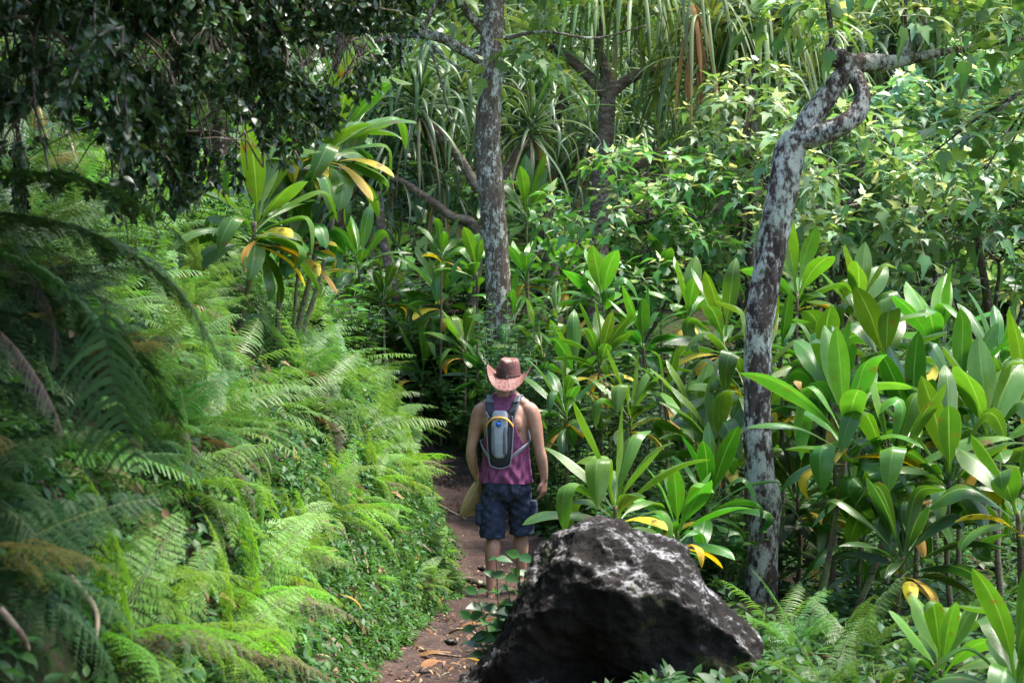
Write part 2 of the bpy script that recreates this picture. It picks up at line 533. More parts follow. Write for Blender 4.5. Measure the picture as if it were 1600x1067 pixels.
mb = MB()
yy = np.r_[np.arange(-6, 6, .2), np.arange(6, 19, .022), np.arange(19, 26, .1)]
tt = np.linspace(-1.22, 1.22, 60)
Yg, Tg = np.meshgrid(yy, tt, indexing='ij')
xl = np.interp(Yg, PY, PXL) + .07 * fn(Yg, Yg * 0 + 3, 2.2); xr = np.interp(Yg, PY, PXR) + .05 * fn(Yg, Yg * 0 + 8, 2.0)
Xg = (xl + xr) / 2 + Tg * (xr - xl) / 2
bz = np.zeros(Yg.shape)
fl = bz.ravel(); xa, ya = Xg.ravel(), Yg.ravel()
for k in range(len(fl)):
    p = Vector((xa[k], ya[k], .3))
    fl[k] = .030 * mnoise.noise(p * 2.1) + .024 * mnoise.noise(p * 6) + .013 * abs(mnoise.noise(p * 15)) + .006 * mnoise.noise(p * 40)
bz = fl.reshape(Yg.shape)
Zg = zp(Yg) + .01 + bz + .03 * np.abs(Tg) ** 3 * (np.abs(Tg) < 1) - .35 * np.clip(np.abs(Tg) - 1, 0, 1)
# low steps where roots and stones hold the earth
for y0, hgt in ((11.5, .05), (13.4, .07), (14.6, .05), (16.2, .06)):
    Zg += hgt * (1 / (1 + np.exp(-(Yg - y0 - .16 * np.sin(Xg * 5 + y0)) / .03)) - 1 / (1 + np.exp(-(Yg - y0 - .9) / .25)))
n, m_ = Yg.shape
i, j = np.meshgrid(np.arange(n - 1), np.arange(m_ - 1), indexing='ij')
mb.add(np.stack([Xg, Yg, Zg], -1), np.stack([i * m_ + j, i * m_ + j + 1, (i + 1) * m_ + j + 1, (i + 1) * m_ + j], -1).reshape(-1, 4))
tag(mb.build('path', M['path']), kind='structure')

def gz(x, y):
    return float(ground_z(np.array(x), np.array(y), False))

def gnormal(x, y):
    e = .15
    return norm(np.array((-(gz(x + e, y) - gz(x - e, y)) / (2 * e), -(gz(x, y + e) - gz(x, y - e)) / (2 * e), 1.)))


def hit(px, py, off=.0):
    """where the ray through this pixel meets the ground, moved off towards the viewer by off metres"""
    Ys = np.arange(3.0, 40, .02)
    u, v = (px - 800.0) / F_PX, -(py - 533.5) / F_PX
    dy = math.cos(PITCH) - v * math.sin(PITCH); dz = math.sin(PITCH) + v * math.cos(PITCH)
    x = u / dy * Ys; z = 1.6 + dz / dy * Ys
    k = np.argmax(ground_z(x, Ys, False) > z)
    return np.array((x[k], Ys[k], z[k])) * (1 - off / Ys[k]) + np.array((0, 0, 1.6)) * off / Ys[k]

def remeshed(mb, name, mat, vox, smooth=2, disp=None):
    me = mb.mesh('tmp', None)
    o = bpy.data.objects.new('tmp', me); COL.objects.link(o)
    md = o.modifiers.new('r', 'REMESH'); md.mode = 'VOXEL'; md.voxel_size = vox; md.use_smooth_shade = True
    sm = o.modifiers.new('s', 'SMOOTH'); sm.factor = .5; sm.iterations = smooth
    dg = bpy.context.evaluated_depsgraph_get()
    new = bpy.data.meshes.new_from_object(o.evaluated_get(dg))
    bpy.data.objects.remove(o)
    new.name = name
    n = len(new.vertices)
    if disp is not None:
        v = np.zeros(n * 3, np.float32); new.vertices.foreach_get('co', v); v = v.reshape(-1, 3).astype(float)
        nr = np.zeros(n * 3, np.float32); new.vertex_normals.foreach_get('vector', nr); nr = nr.reshape(-1, 3)
        v = v + nr * disp(v)[:, None]
        new.vertices.foreach_set('co', v.astype(np.float32).ravel())
    new.polygons.foreach_set('use_smooth', np.ones(len(new.polygons), bool))
    new.materials.clear(); new.materials.append(mat)
    new.update()
    return new


# ------------------------------------------------------------------ boulder
def rock_mat(name, dark, lichen=True):
    m, n, out = mat_base(name)
    L = n.links.new
    tc = nd(n, 'ShaderNodeTexCoord')
    geo = nd(n, 'ShaderNodeNewGeometry')
    n1 = nd(n, 'ShaderNodeTexNoise', i_Scale=5., i_Detail=9., i_Roughness=.7); L(tc.outputs['Object'], n1.inputs['Vector'])
    n2 = nd(n, 'ShaderNodeTexNoise', i_Scale=34., i_Detail=8., i_Roughness=.7); L(tc.outputs['Object'], n2.inputs['Vector'])
    n3 = nd(n, 'ShaderNodeTexNoise', i_Scale=4.6, i_Detail=7., i_Roughness=.72); L(tc.outputs['Object'], n3.inputs['Vector'])
    n4 = nd(n, 'ShaderNodeTexVoronoi', i_Scale=70.); L(tc.outputs['Object'], n4.inputs['Vector'])
    col = mix_c(n, ramp(n, n1.outputs[0], .42, .62), dark, tuple(2.2 * c for c in dark))
    col = mix_c(n, ramp(n, n2.outputs[0], .60, .80), col, (.035, .026, .022))
    if lichen:
        # crust grows on the sky-facing faces of the stone: a matter of which way the face points
        sx = nd(n, 'ShaderNodeSeparateXYZ'); L(geo.outputs['Normal'], sx.inputs[0])
        upf = ramp(n, math_n(n, 'ADD', sx.outputs[2], math_n(n, 'MULTIPLY', sx.outputs[0], .25)), .45, .88)
        f = math_n(n, 'MULTIPLY', ramp(n, n3.outputs[0], .485, .56), ramp(n, n2.outputs[0], .40, .55))
        col = mix_c(n, math_n(n, 'MULTIPLY', math_n(n, 'MULTIPLY', f, upf), .85), col, (.33, .315, .31))
        f2 = math_n(n, 'MULTIPLY', ramp(n, n1.outputs[0], .55, .64), upf)
        col = mix_c(n, math_n(n, 'MULTIPLY', f2, .30), col, (.12, .10, .10))
        n5 = nd(n, 'ShaderNodeTexNoise', i_Scale=2.2, i_Detail=6.); L(tc.outputs['Object'], n5.inputs['Vector'])
        col = mix_c(n, math_n(n, 'MULTIPLY', ramp(n, n5.outputs[0], .60, .68), .8), col, (.055, .06, .014))
    p = nd(n, 'ShaderNodeBsdfPrincipled', i_Roughness=.9)
    p.inputs['Specular IOR Level'].default_value = .15
    L(col, p.inputs['Base Color'])
    prev = None
    for src, st, di in ((n1, .8, .05), (n2, .7, .02)):
        bp = nd(n, 'ShaderNodeBump', i_Strength=st, i_Distance=di); L(src.outputs[0], bp.inputs['Height'])
        if prev is not None: L(prev, bp.inputs['Normal'])
        prev = bp.outputs[0]
    L(prev, p.inputs['Normal'])
    L(p.outputs[0], out.inputs[0])
    return m

M['rock'] = rock_mat('basalt', (.0105, .0085, .0068))

def boulder():
    Y0 = 8.05
    k = F_PX / Y0
    px = [(700, 1100), (738, 1062), (775, 1015), (802, 960), (818, 915), (836, 882), (882, 836), (905, 819), (930, 812), (966, 816), (990, 828), (1006, 843), (1062, 852), (1086, 882),
          (1108, 912), (1132, 942), (1160, 966), (1182, 992), (1196, 1022), (1204, 1075), (1190, 1150), (960, 1170), (720, 1150)]
    out = np.array([at(a, b, Y0) for a, b in px])[:, [0, 2]]
    cen = np.array((at(965, 985, Y0)[0], at(965, 985, Y0)[2]))
    d = out - cen
    ang = np.unwrap(np.arctan2(d[:, 1], d[:, 0])); rad = np.linalg.norm(d, axis=1)
    o = np.argsort(np.mod(ang, 2 * np.pi)); ang = np.mod(ang, 2 * np.pi)[o]; rad = rad[o]
    nth, nrh = 220, 110
    th = np.linspace(0, 2 * np.pi, nth, endpoint=False)
    rr = np.interp(th, np.r_[ang[-1] - 2 * np.pi, ang, ang[0] + 2 * np.pi], np.r_[rad[-1], rad, rad[0]])
    V, q = [], []
    ph = np.linspace(-np.pi / 2, np.pi / 2, nrh)
    D = .62
    for p in ph:
        cr, sr = math.cos(p) ** .75 if abs(math.cos(p)) > 1e-6 else 0., math.sin(p)
        for a, r in zip(th, rr):
            V.append((cen[0] + math.cos(a) * r * cr, Y0 + .18 + D * sr, cen[1] + math.sin(a) * r * cr))
    V = np.array(V)
    C = np.array((cen[0], Y0 + .18, cen[1]))
    # broken faces: planes that cut the mass
    def pt(a, b, dy): return at(a, b, Y0) + np.array((0, dy, 0))
    cuts = [((-.25, -.93, -.30), pt(900, 985, -.27)), ((.30, -.92, -.18), pt(1040, 930, -.34)), ((-.72, -.55, .42), pt(850, 900, -.18)),
            ((.48, -.42, .77), pt(1080, 880, -.12)), ((.75, -.58, .30), pt(1140, 985, -.26)), ((-.1, -.62, .78), pt(960, 835, -.12)),
            ((-.35, .3, .9), pt(900, 825, .1))]
    for nv, p in cuts:
        nv = norm(np.array(nv))
        dd = (V - p) @ nv
        V = V - np.where(dd > 0, dd * .88, 0)[:, None] * nv
    # hollows seen on the face
    for (a, b, dy), R_, dep in (((885, 915, -.28), .17, .07), ((940, 880, -.2), .13, .05), ((1020, 985, -.34), .20, .09), ((870, 1020, -.25), .25, .12), ((930, 1060, -.3), .3, .14)):
        p = pt(a, b, dy)
        dd = np.linalg.norm((V - p) * np.array((1, .8, 1)), axis=1)
        V = V + np.array((.1, 1, -.1)) * (dep * np.clip(1 - (dd / R_) ** 2, 0, 1) ** 1.2)[:, None]
    for i in range(nrh - 1):
        for j in range(nth):
            j2 = (j + 1) % nth
            q.append((i * nth + j, i * nth + j2, (i + 1) * nth + j2, (i + 1) * nth + j))
    mb = MB(); mb.add(V, np.array(q))
    def disp(v):
        f = np.zeros(len(v))
        for i in range(len(v)):
            p = Vector(v[i])
            r1 = mnoise.noise(p * 4.3 + Vector((5, 2, 1))); r2 = mnoise.noise(p * 9.5)
            f[i] = .030 * mnoise.noise(p * 2.7) - .050 * (abs(r1) - .22) - .026 * (abs(r2) - .2) + .014 * mnoise.noise(p * 19) - .010 * abs(mnoise.noise(p * 33)) + .005 * mnoise.noise(p * 62) + .0025 * mnoise.noise(p * 120)
        return f
    me = remeshed(mb, 'boulder', M['rock'], .0095, 2, disp)
    c0 = Vector((cen[0], Y0 + .18, 0))
    me.transform(Matrix.Translation(-c0))
    o = link_mesh('boulder', me, None, c0)
    tag(o, 'big dark boulder with pale lichen crust on its top beside the path', 'boulder')
boulder()

# ------------------------------------------------------------------ hiker
M['skin'] = surf_mat('skin', [(.40, .215, .14), ((.34, .165, .105), 7., .45, .65), ((.45, .26, .175), 22., .5, .7), ((.30, .13, .085), 3., .5, .66), ((.22, .11, .07), 120., .64, .72)], .5, [(160., .15, .002)], .4)
M['tank'] = surf_mat('plum_cotton', [(.185, .052, .108), ((.145, .04, .085), 12., .45, .65), ((.22, .068, .13), 40., .5, .7)], .9, [(18., .35, .012), (300., .3, .002)], .15)
M['denim'] = surf_mat('navy_cotton', [(.030, .038, .060), ((.065, .075, .105), 24., .48, .66), ((.016, .02, .036), 26., .5, .7)], .9, [(16., .5, .014), (260., .4, .002)], .15)
M['pack_black'] = surf_mat('black_nylon', [(.016, .018, .024), ((.028, .03, .04), 30., .5, .7)], .6, [(400., .3, .001)], .4)
M['pack_grey'] = surf_mat('grey_nylon', [(.33, .335, .35), ((.27, .275, .29), 16., .45, .65)], .5, [(20., .3, .006), (400., .3, .001)], .45)
M['pack_mid'] = surf_mat('mid_grey_nylon', [(.13, .135, .15), ((.10, .105, .12), 16., .45, .65)], .6, [(400., .3, .001)], .4)
M['piping'] = surf_mat('piping', [(.22, .225, .24)], .5)
M['yellow'] = surf_mat('yellow_trim', [(.70, .34, .05), ((.6, .27, .03), 20., .5, .7)], .55)
M['blue'] = surf_mat('blue_plastic', [(.01, .11, .55)], .35, None, .5)
M['hair'] = surf_mat('brown_hair', [(.05, .03, .02)], .6)
M['eye'] = surf_mat('eye', [(.6, .58, .55)], .2)
M['sole'] = surf_mat('brown_leather', [(.06, .045, .035), ((.09, .07, .05), 20., .5, .6)], .8)

def straw_mat(name, a, b, sc, crown=False):
    m, n, out = mat_base(name)
    L = n.links.new
    tc = nd(n, 'ShaderNodeTexCoord')
    vo = nd(n, 'ShaderNodeTexVoronoi', i_Scale=sc); L(tc.outputs['Object'], vo.inputs['Vector'])
    nz = nd(n, 'ShaderNodeTexNoise', i_Scale=11., i_Detail=4.); L(tc.outputs['Object'], nz.inputs['Vector'])
    col = mix_c(n, ramp(n, vo.outputs['Distance'], .2, .7), a, b)
    col = mix_c(n, math_n(n, 'MULTIPLY', ramp(n, nz.outputs[0], .45, .65), .5), col, tuple(.6 * c for c in a))
    if crown:                                   # the open weave round the side of the crown is darker straw
        sx = nd(n, 'ShaderNodeSeparateXYZ'); L(tc.outputs['Object'], sx.inputs[0])
        f = math_n(n, 'MULTIPLY', ramp(n, sx.outputs[2], .012, .03), ramp(n, sx.outputs[2], .125, .085))
        col = mix_c(n, math_n(n, 'MULTIPLY', f, .55), col, (.12, .035, .03))
    p = nd(n, 'ShaderNodeBsdfPrincipled', i_Roughness=.65)
    bp = nd(n, 'ShaderNodeBump', i_Strength=.6, i_Distance=.004); L(vo.outputs['Distance'], bp.inputs['Height'])
    L(bp.outputs[0], p.inputs['Normal']); L(col, p.inputs['Base Color']); L(p.outputs[0], out.inputs[0])
    return m
M['hat'] = straw_mat('red_straw', (.29, .115, .088), (.10, .034, .026), 70., True)
M['straw'] = straw_mat('tan_straw', (.46, .31, .13), (.30, .19, .07), 120.)

PX0, PY0 = -.045, 12.3      # where the hiker stands

def hiker():
    pz = 0.0
    X = PX0
    root = thing('person', 'hiker in a plum tank top and dark cargo shorts walking away up the path', 'person', (X, PY0, -.03))
    def A(x, y, z): return np.array((X + x, PY0 + y, z))
    mb = MB()
    # trunk of the body
    loft(mb, [(X + .00, PY0 + .0, .74, .10, .085), (X, PY0, .80, .165, .115), (X, PY0, .88, .168, .122), (X, PY0, .96, .155, .108), (X, PY0, 1.04, .150, .100),
              (X - .002, PY0 - .003, 1.14, .160, .108), (X - .004, PY0 - .006, 1.24, .178, .118), (X - .006, PY0 - .008, 1.32, .192, .118), (X - .008, PY0 - .006, 1.395, .190, .103),
              (X - .008, PY0, 1.45, .150, .082), (X - .008, PY0 + .006, 1.49, .098, .068), (X - .006, PY0 + .012, 1.525, .068, .062), (X - .004, PY0 + .018, 1.55, .058, .058), (X, PY0 + .026, 1.60, .06, .06)], 40, 60)
    # shoulder blades, trapezius
    for s in (-1, 1):
        ball(mb, A(s * .095 - .008, -.072, 1.30), (.065, .045, .085))
        tube(mb, [A(s * .04, .01, 1.53), A(s * .10, .0, 1.478), A(s * .165, -.005, 1.44)], [.045, .045, .045], 12, 12)
        ball(mb, A(s * .075, -.05, .84), (.085, .085, .095))
    # head, a little turned down
    loft(mb, [(X, PY0 + .05, 1.555, .035, .045), (X, PY0 + .045, 1.58, .056, .075), (X, PY0 + .038, 1.62, .068, .092), (X, PY0 + .03, 1.67, .076, .100), (X, PY0 + .026, 1.71, .077, .100),
              (X, PY0 + .024, 1.75, .068, .088), (X, PY0 + .024, 1.775, .045, .06), (X, PY0 + .024, 1.787, .012, .015)], 32, 40)
    tube(mb, [A(0, .122, 1.675), A(0, .143, 1.645), A(0, .138, 1.632)], [.009, .015, .012], 8, 10)     # nose
    tube(mb, [A(-.04, .118, 1.69), A(0, .128, 1.694), A(.04, .118, 1.69)], [.01, .012, .01], 10, 8)      # brow
    for z, r in ((1.606, .0075), (1.596, .009)): tube(mb, [A(-.022, .117, z), A(0, .126, z), A(.022, .117, z)], [.004, r, .004], 10, 8)   # lips
    ball(mb, A(0, .112, 1.572), (.022, .018, .016))
    for s in (-1, 1):
        ball(mb, A(s * .08, .022, 1.66), (.010, .020, .032)); ball(mb, A(s * .043, .098, 1.645), (.022, .02, .018))
    def arm(pts, rad, palm_dir, back, curl, thumb_side, tips):
        pts = [A(*p) for p in pts]
        tube(mb, pts, rad, 44, 20, sq=.93)
        wv = pts[-1]; d = norm(np.array(palm_dir, float)); b = norm(np.array(back, float)); s = np.cross(d, b) * thumb_side
        # palm
        kn = wv + d * .088
        for u in (-.030, -.010, .010, .030):
            tube(mb, [wv + s * u * .6 - d * .012, wv + s * u * .9 + d * .04, kn + s * u], [.017, .0155, .0125], 10, 10)
        for idx, (u, ln) in enumerate(((.032, .072), (.011, .080), (-.010, .075), (-.030, .060))):
            c0 = curl[idx]; p = kn + s * u; dirv = d.copy(); P = [p - d * .012, p]
            for seg, (fr, cc) in enumerate(((.45, .7), (.3, 1.0), (.25, .8))):
                an = c0 * cc
                dirv = norm(dirv * math.cos(an) - b * math.sin(an))
                p = p + dirv * ln * fr; P.append(p)
            tube(mb, P, [.010, .0100, .0092, .0084, .0068], 18, 10)
        t0 = wv + d * .022 + s * .024
        tube(mb, [wv + d * .01 + s * .014, t0 + s * .018 + d * .012 - b * .006, t0 + s * .030 + d * .042 - b * .016, t0 + s * .024 + d * .068 - b * .026], [.014, .0135, .0105, .008], 14, 10)
        return wv, d, b, s
    # his left arm (left in the picture), hand round the brim of the held hat
    arm([(-.150, -.005, 1.42), (-.205, -.01, 1.388), (-.238, -.012, 1.30), (-.262, -.012, 1.21), (-.282, -.012, 1.115), (-.287, .012, 1.04), (-.276, .045, .96), (-.262, .072, .90)],
        [.055, .066, .060, .050, .0425, .0455, .037, .029], (.25, .25, -.95), (-.80, -.55, -.2), (.75, .8, .85, .9), -1, None)
    # his right arm, relaxed with the fingers bent towards the shorts
    arm([(.150, -.005, 1.42), (.205, -.01, 1.39), (.238, -.014, 1.30), (.258, -.02, 1.21), (.276, -.022, 1.115), (.292, -.01, 1.04), (.305, .005, .95), (.308, .015, .875)],
        [.055, .066, .060, .050, .0425, .0455, .037, .029], (-.10, .05, -1), (.92, -.38, -.05), (.5, .55, .62, .7), 1, None)
    # legs: left planted and nearer, right stepping on ahead
    LL = [(-.082, -.01, .82), (-.088, -.015, .68), (-.090, -.03, .52), (-.092, -.045, .44), (-.095, -.075, .34), (-.098, -.10, .22), (-.100, -.12, .10), (-.100, -.12, .04)]
    RL = [(.085, .01, .82), (.092, .06, .68), (.096, .11, .52), (.097, .12, .45), (.098, .12, .36), (.100, .12, .24), (.102, .125, .14), (.102, .13, .08)]
    for P, dz in ((LL, -.03), (RL, .03)):
        tube(mb, [A(p[0], p[1], p[2] + (dz if p[2] < .2 else 0)) for p in P], [.096, .088, .066, .057, .062, .047, .035, .036], 50, 22)
        p = P[3]; ball(mb, A(p[0], p[1] + .025, p[2] + .03), (.045, .04, .05))
        p = P[4]; ball(mb, A(p[0] + .004, p[1] - .022, p[2] + .0), (.046, .04, .085))
        e = P[-1]; tube(mb, [A(e[0], e[1] - .045, e[2] + dz - .025), A(e[0], e[1] + .05, e[2] + dz - .03), A(e[0] + .006, e[1] + .16, e[2] + dz - .045)], [.034, .038, .030], 16, 14, sq=.8)
    me = remeshed(mb, 'body', M['skin'], .006, 4)
    b = link_mesh('body', me, root); b.location = -root.location

    # eyes and hair
    for s in (-1, 1):
        mb = MB(); ball(mb, A(s * .031, .108, 1.672), (.012, .012, .011), 14, 10)
        mb.build('eye', M['eye'], root)
    mb = MB()
    loft(mb, [(X, PY0 + .004, 1.60, .050, .066), (X, PY0 + .006, 1.63, .070, .094), (X, PY0 + .010, 1.68, .081, .100), (X, PY0 + .013, 1.72, .083, .100), (X, PY0 + .018, 1.745, .074, .085)], 32, 24)
    mb.build('hair', M['hair'], root)

    # tank top: an open shell with deep armholes and a scooped back
    def shell(secs, ns, nz, keep, thick, disp, name, mat):
        A_ = spline(np.array(secs), nz)
        th = np.linspace(0, 2 * np.pi, ns, endpoint=False)
        V = np.stack([A_[:, 0:1] + A_[:, 3:4] * np.sign(np.cos(th)) * np.abs(np.cos(th)) ** .9, A_[:, 1:2] + A_[:, 4:5] * np.sign(np.sin(th)) * np.abs(np.sin(th)) ** .9, np.repeat(A_[:, 2:3], ns, 1)], -1)
        V = disp(V, th)
        mbs = MB(); f = []
        for i in range(nz - 1):
            for j in range(ns):
                j2 = (j + 1) % ns
                c = (V[i, j] + V[i + 1, j2]) / 2
                if keep(c, th[j]): f.append((i * ns + j, i * ns + j2, (i + 1) * ns + j2, (i + 1) * ns + j))
        mbs.add(V.reshape(-1, 3), np.array(f))
        o = mbs.build(name, mat, root)
        sd_ = o.modifiers.new('thick', 'SOLIDIFY'); sd_.thickness = thick; sd_.offset = 1
        return o
    top = [(X, PY0 - .004, .855, .205, .150), (X, PY0 - .004, .90, .200, .146), (X, PY0 - .004, .97, .190, .134), (X, PY0 - .004, 1.05, .182, .126), (X - .002, PY0 - .006, 1.14, .182, .130), (X - .004, PY0 - .010, 1.24, .193, .138),
           (X - .006, PY0 - .012, 1.32, .203, .138), (X - .008, PY0 - .010, 1.395, .200, .122), (X - .008, PY0 - .003, 1.45, .164, .100), (X - .008, PY0 + .004, 1.500, .112, .086), (X - .006, PY0 + .010, 1.540, .078, .074)]
    def dtop(V, th):
        k = np.clip((1.25 - V[..., 2]) / .4, 0, 1)
        wr = .006 * np.sin(th[None] * 13 + V[..., 2] * 9 + 2 * np.sin(V[..., 2] * 14)) + .006 * np.sin(th[None] * 23 - V[..., 2] * 30) + .005 * np.sin(V[..., 2] * 60 + 3 * np.sin(th[None] * 5))
        out = np.stack([np.cos(th), np.sin(th), 0 * th], -1)[None]
        return V + out * (wr * k + .004)[..., None] + np.array((0, 0, 1.)) * (.006 * np.sin(th * 3 + 1))[None, :, None] * k[..., None]
    def ktop(c, th):
        x = abs(c[0] - X + .008); z = c[2]; y = c[1] - PY0
        if z > 1.503 and x < .055 and y < 0: return False          # neck scoop
        if z > 1.40 and x < .075 and y > 0: return False
        if z > 1.527: return False
        lim = np.interp(z, [.8, 1.10, 1.16, 1.22, 1.30, 1.38, 1.50], [9, 9, .168, .135, .108, .100, .096])
        return x < lim
    shell(top, 150, 150, ktop, .003, dtop, 'tank_top', M['tank'])

    # shorts with pockets
    mb = MB()
    loft(mb, [(X, PY0, .72, .14, .12), (X, PY0 - .004, .78, .198, .145), (X, PY0 - .004, .86, .192, .146), (X, PY0, .92, .176, .128), (X, PY0, .945, .17, .12)], 48, 24)
    LS = [(-.088, -.01, .80), (-.100, -.018, .70), (-.104, -.03, .56), (-.105, -.038, .435)]
    RS = [(.088, .015, .80), (.100, .05, .70), (.106, .09, .58), (.108, .11, .465)]
    for P in (LS, RS):
        tube(mb, [A(*p) for p in P], [.105, .108, .104, .103], 30, 28, sq=.98)
    ball(mb, A(-.08, -.055, .82), (.095, .10, .10)); ball(mb, A(.08, -.05, .82), (.095, .10, .10))
    def dsh(v):
        return (.0035 * np.sin(v[:, 2] * 48 + 4 * np.sin(v[:, 0] * 22) + v[:, 1] * 20) + .0028 * np.sin(v[:, 0] * 60 + 5 * np.sin(v[:, 2] * 18)) + .0015 * np.sin(v[:, 2] * 110 + v[:, 0] * 50))
    me = remeshed(mb, 'shorts', M['denim'], .007, 4, dsh)
    o = link_mesh('shorts', me, root); o.location = -root.location
    for s, P in ((-1, LS), (1, RS)):
        mb = MB()
        c = A(P[2][0] + s * .092, P[2][1] - .01, P[2][2] + .06)
        loft(mb, [(c[0], c[1], c[2] - .085, .022, .06), (c[0] + s * .008, c[1], c[2] - .06, .030, .075), (c[0] + s * .008, c[1], c[2] + .05, .028, .075), (c[0], c[1], c[2] + .075, .02, .072)], 24, 16, power=3.4)
        pk = mb.build('pocket', M['denim'], root)
        mb = MB()
        loft(mb, [(c[0] + s * .006, c[1], c[2] + .035, .034, .079), (c[0] + s * .004, c[1], c[2] + .08, .030, .077)], 24, 8, power=3.4)
        fl = mb.mesh('flap', M['denim'], tuple(root.location))
        link_mesh('flap', fl, pk)
    # shoes
    for P, dz in ((LL, -.03), (RL, .03)):
        e = P[-1]; mb = MB()
        tube(mb, [A(e[0], e[1] - .07, e[2] + dz - .045), A(e[0], e[1] - .04, e[2] + dz - .035), A(e[0], e[1] + .06, e[2] + dz - .04), A(e[0] + .006, e[1] + .15, e[2] + dz - .05), A(e[0] + .006, e[1] + .20, e[2] + dz - .055)],
             [.022, .046, .050, .046, .02], 24, 16, sq=.62)
        mb.build('shoe', M['sole'], root)

    # the straw hat he wears: pinched crown, brim curled up at both sides
    hz = 1.660; hy = PY0 + .018
    def hat_mesh(mb, cx, cy, cz, up=1.0, rb=.200, side=.088, dip=.080):
        rings = []
        nth = 72
        th = np.linspace(0, 2 * np.pi, nth, endpoint=False)
        prof = [(.004, .128), (.03, .126), (.055, .132), (.070, .130), (.080, .115), (.085, .085), (.089, .05), (.092, .02), (.094, .0), (.100, -.004), (.115, -.002), (.130, .0), (.145, .0), (rb, .0)]
        V = []
        for r, z in prof:
            f = np.clip((r - .094) / (rb - .094), 0, 1)
            x = r * np.cos(th) * (1 - .04 * f); y = r * np.sin(th) * 1.14
            zz = z + f ** 1.4 * (side * np.abs(np.cos(th)) ** 3.2 - np.where(np.sin(th) < 0, dip, dip * .45) * np.abs(np.sin(th)) ** 1.6)
            x = x * (1 - .07 * f * np.abs(np.cos(th)) ** 2)
            if z > .1: zz = zz - .016 * np.exp(-(x / .03) ** 2) * (y < .07) * np.clip(1 - (y + .02) ** 2 / .006, 0, 1) + .006 * np.exp(-((np.abs(x) - .045) / .02) ** 2)
            V.append(np.stack([cx + x, cy + y, cz + zz], -1))
        V = np.array(V).reshape(-1, 3); q = []
        for i in range(len(prof) - 1):
            for j in range(nth):
                j2 = (j + 1) % nth
                q.append((i * nth + j, (i + 1) * nth + j, (i + 1) * nth + j2, i * nth + j2))
        mb.add(V, q); return V.reshape(len(prof), nth, 3)
    mb = MB(); HV = hat_mesh(mb, 0, 0, 0)
    # pitched back a touch, as worn
    ho = link_mesh('straw_hat', mb.mesh('straw_hat', M['hat']), root)
    ho.location = Vector((X + .022, hy, hz)) - root.location
    ho.rotation_euler = (R(9), R(2), R(3))
    s_ = ho.modifiers.new('t', 'SOLIDIFY'); s_.thickness = .004
    sb = ho.modifiers.new('s', 'SUBSURF'); sb.levels = 1; sb.render_levels = 2
    mb = MB(); ring = HV[7] * np.array((1.03, 1.03, 1)) + np.array((0, 0, -.004))
    tube(mb, np.vstack([ring, ring[:2]]), .0035, 120, 8)
    k = int(72 * .75); p = ring[k]
    tube(mb, [p, p + (.006, -.012, -.01), p + (.012, -.02, -.035)], [.003, .0035, .002], 8, 6); tube(mb, [p, p + (-.006, -.012, -.008), p + (-.010, -.02, -.03)], [.003, .0035, .002], 8, 6)
    link_mesh('hat_cord', mb.mesh('hat_cord', M['sole']), ho)

    # the hat held in his hand, brim folded, hanging from the fingers
    held = thing('sun_hat', "folded tan straw hat hanging from the hiker's hand", 'hat', tuple(A(-.225, .08, .80)))
    mb = MB()
    # the brim is a disc folded along a slanting line; one half hangs open to the right
    cA = A(-.295, .03, .735); ax = norm(np.array((-.50, -.05, -.86)))
    d_r = norm(np.array((.80, .30, -.25))); d_l = norm(np.array((-.28, .62, .10)))
    nu, nv = 30, 31
    V = []
    for iu in range(nu):
        sv = (iu / (nu - 1) * 2 - 1)
        for iv in range(nv):
            t = iv / (nv - 1) * 2 - 1
            wd = math.sqrt(max(0, 1 - sv * sv)) * (.165 if t > 0 else .15)
            k = abs(t)
            bend = k * k * .03
            dd = d_r if t > 0 else d_l
            V.append(cA + ax * sv * .165 + dd * wd * k + np.array((0, -.045 * (1 - k) ** 2 * math.sqrt(max(0, 1 - sv * sv)), 0)) + np.array((-.02, -.03, .01)) * bend * 20 * (t > 0))
    q = [(a * nv + b_, a * nv + b_ + 1, (a + 1) * nv + b_ + 1, (a + 1) * nv + b_) for a in range(nu - 1) for b_ in range(nv - 1)]
    mb.add(V, q); o = mb.build('brim', M['straw'], held); so = o.modifiers.new('t', 'SOLIDIFY'); so.thickness = .006
    mb = MB()
    pts = [cA + ax * s_ + np.array((.03, .07, 0)) for s_ in (-.10, -.085, -.03, .03, .07, .085)]
    tube(mb, pts, [.02, .05, .066, .062, .045, .015], 24, 24); mb.build('hat_crown', M['straw'], held)

    # hydration pack
    pk = thing('hydration_backpack', "slim grey and black hydration backpack with blue cap on the hiker's back", 'backpack', tuple(A(-.02, -.15, .985)))
    def panel(zs, half, y0, depth, name, mat, parent, cx=-.018, xoff=None, power=2.6, n=40):
        mbp = MB()
        secs = []
        for z, h_, d_ in zip(zs, half, depth):
            secs.append((X + cx, PY0 + y0(z), z, h_, d_))
        loft(mbp, secs, 40, n, power=power)
        return mbp.build(name, mat, parent)
    yb = lambda z: -.128 - .012 * np.sin((z - .98) / .42 * np.pi)
    panel([.972, .98, 1.00, 1.06, 1.16, 1.26, 1.34, 1.385, 1.40], [.03, .055, .078, .090, .098, .104, .098, .078, .05], yb, [.012, .022, .030, .040, .046, .046, .040, .03, .012], 'pack_body', M['pack_black'], pk)
    panel([1.045, 1.055, 1.08, 1.16, 1.26, 1.34, 1.385, 1.402], [.018, .038, .052, .062, .066, .066, .058, .04], lambda z: yb(z) - .030, [.012, .022, .026, .032, .032, .026, .02, .01], 'front_panel', M['pack_grey'], pk)
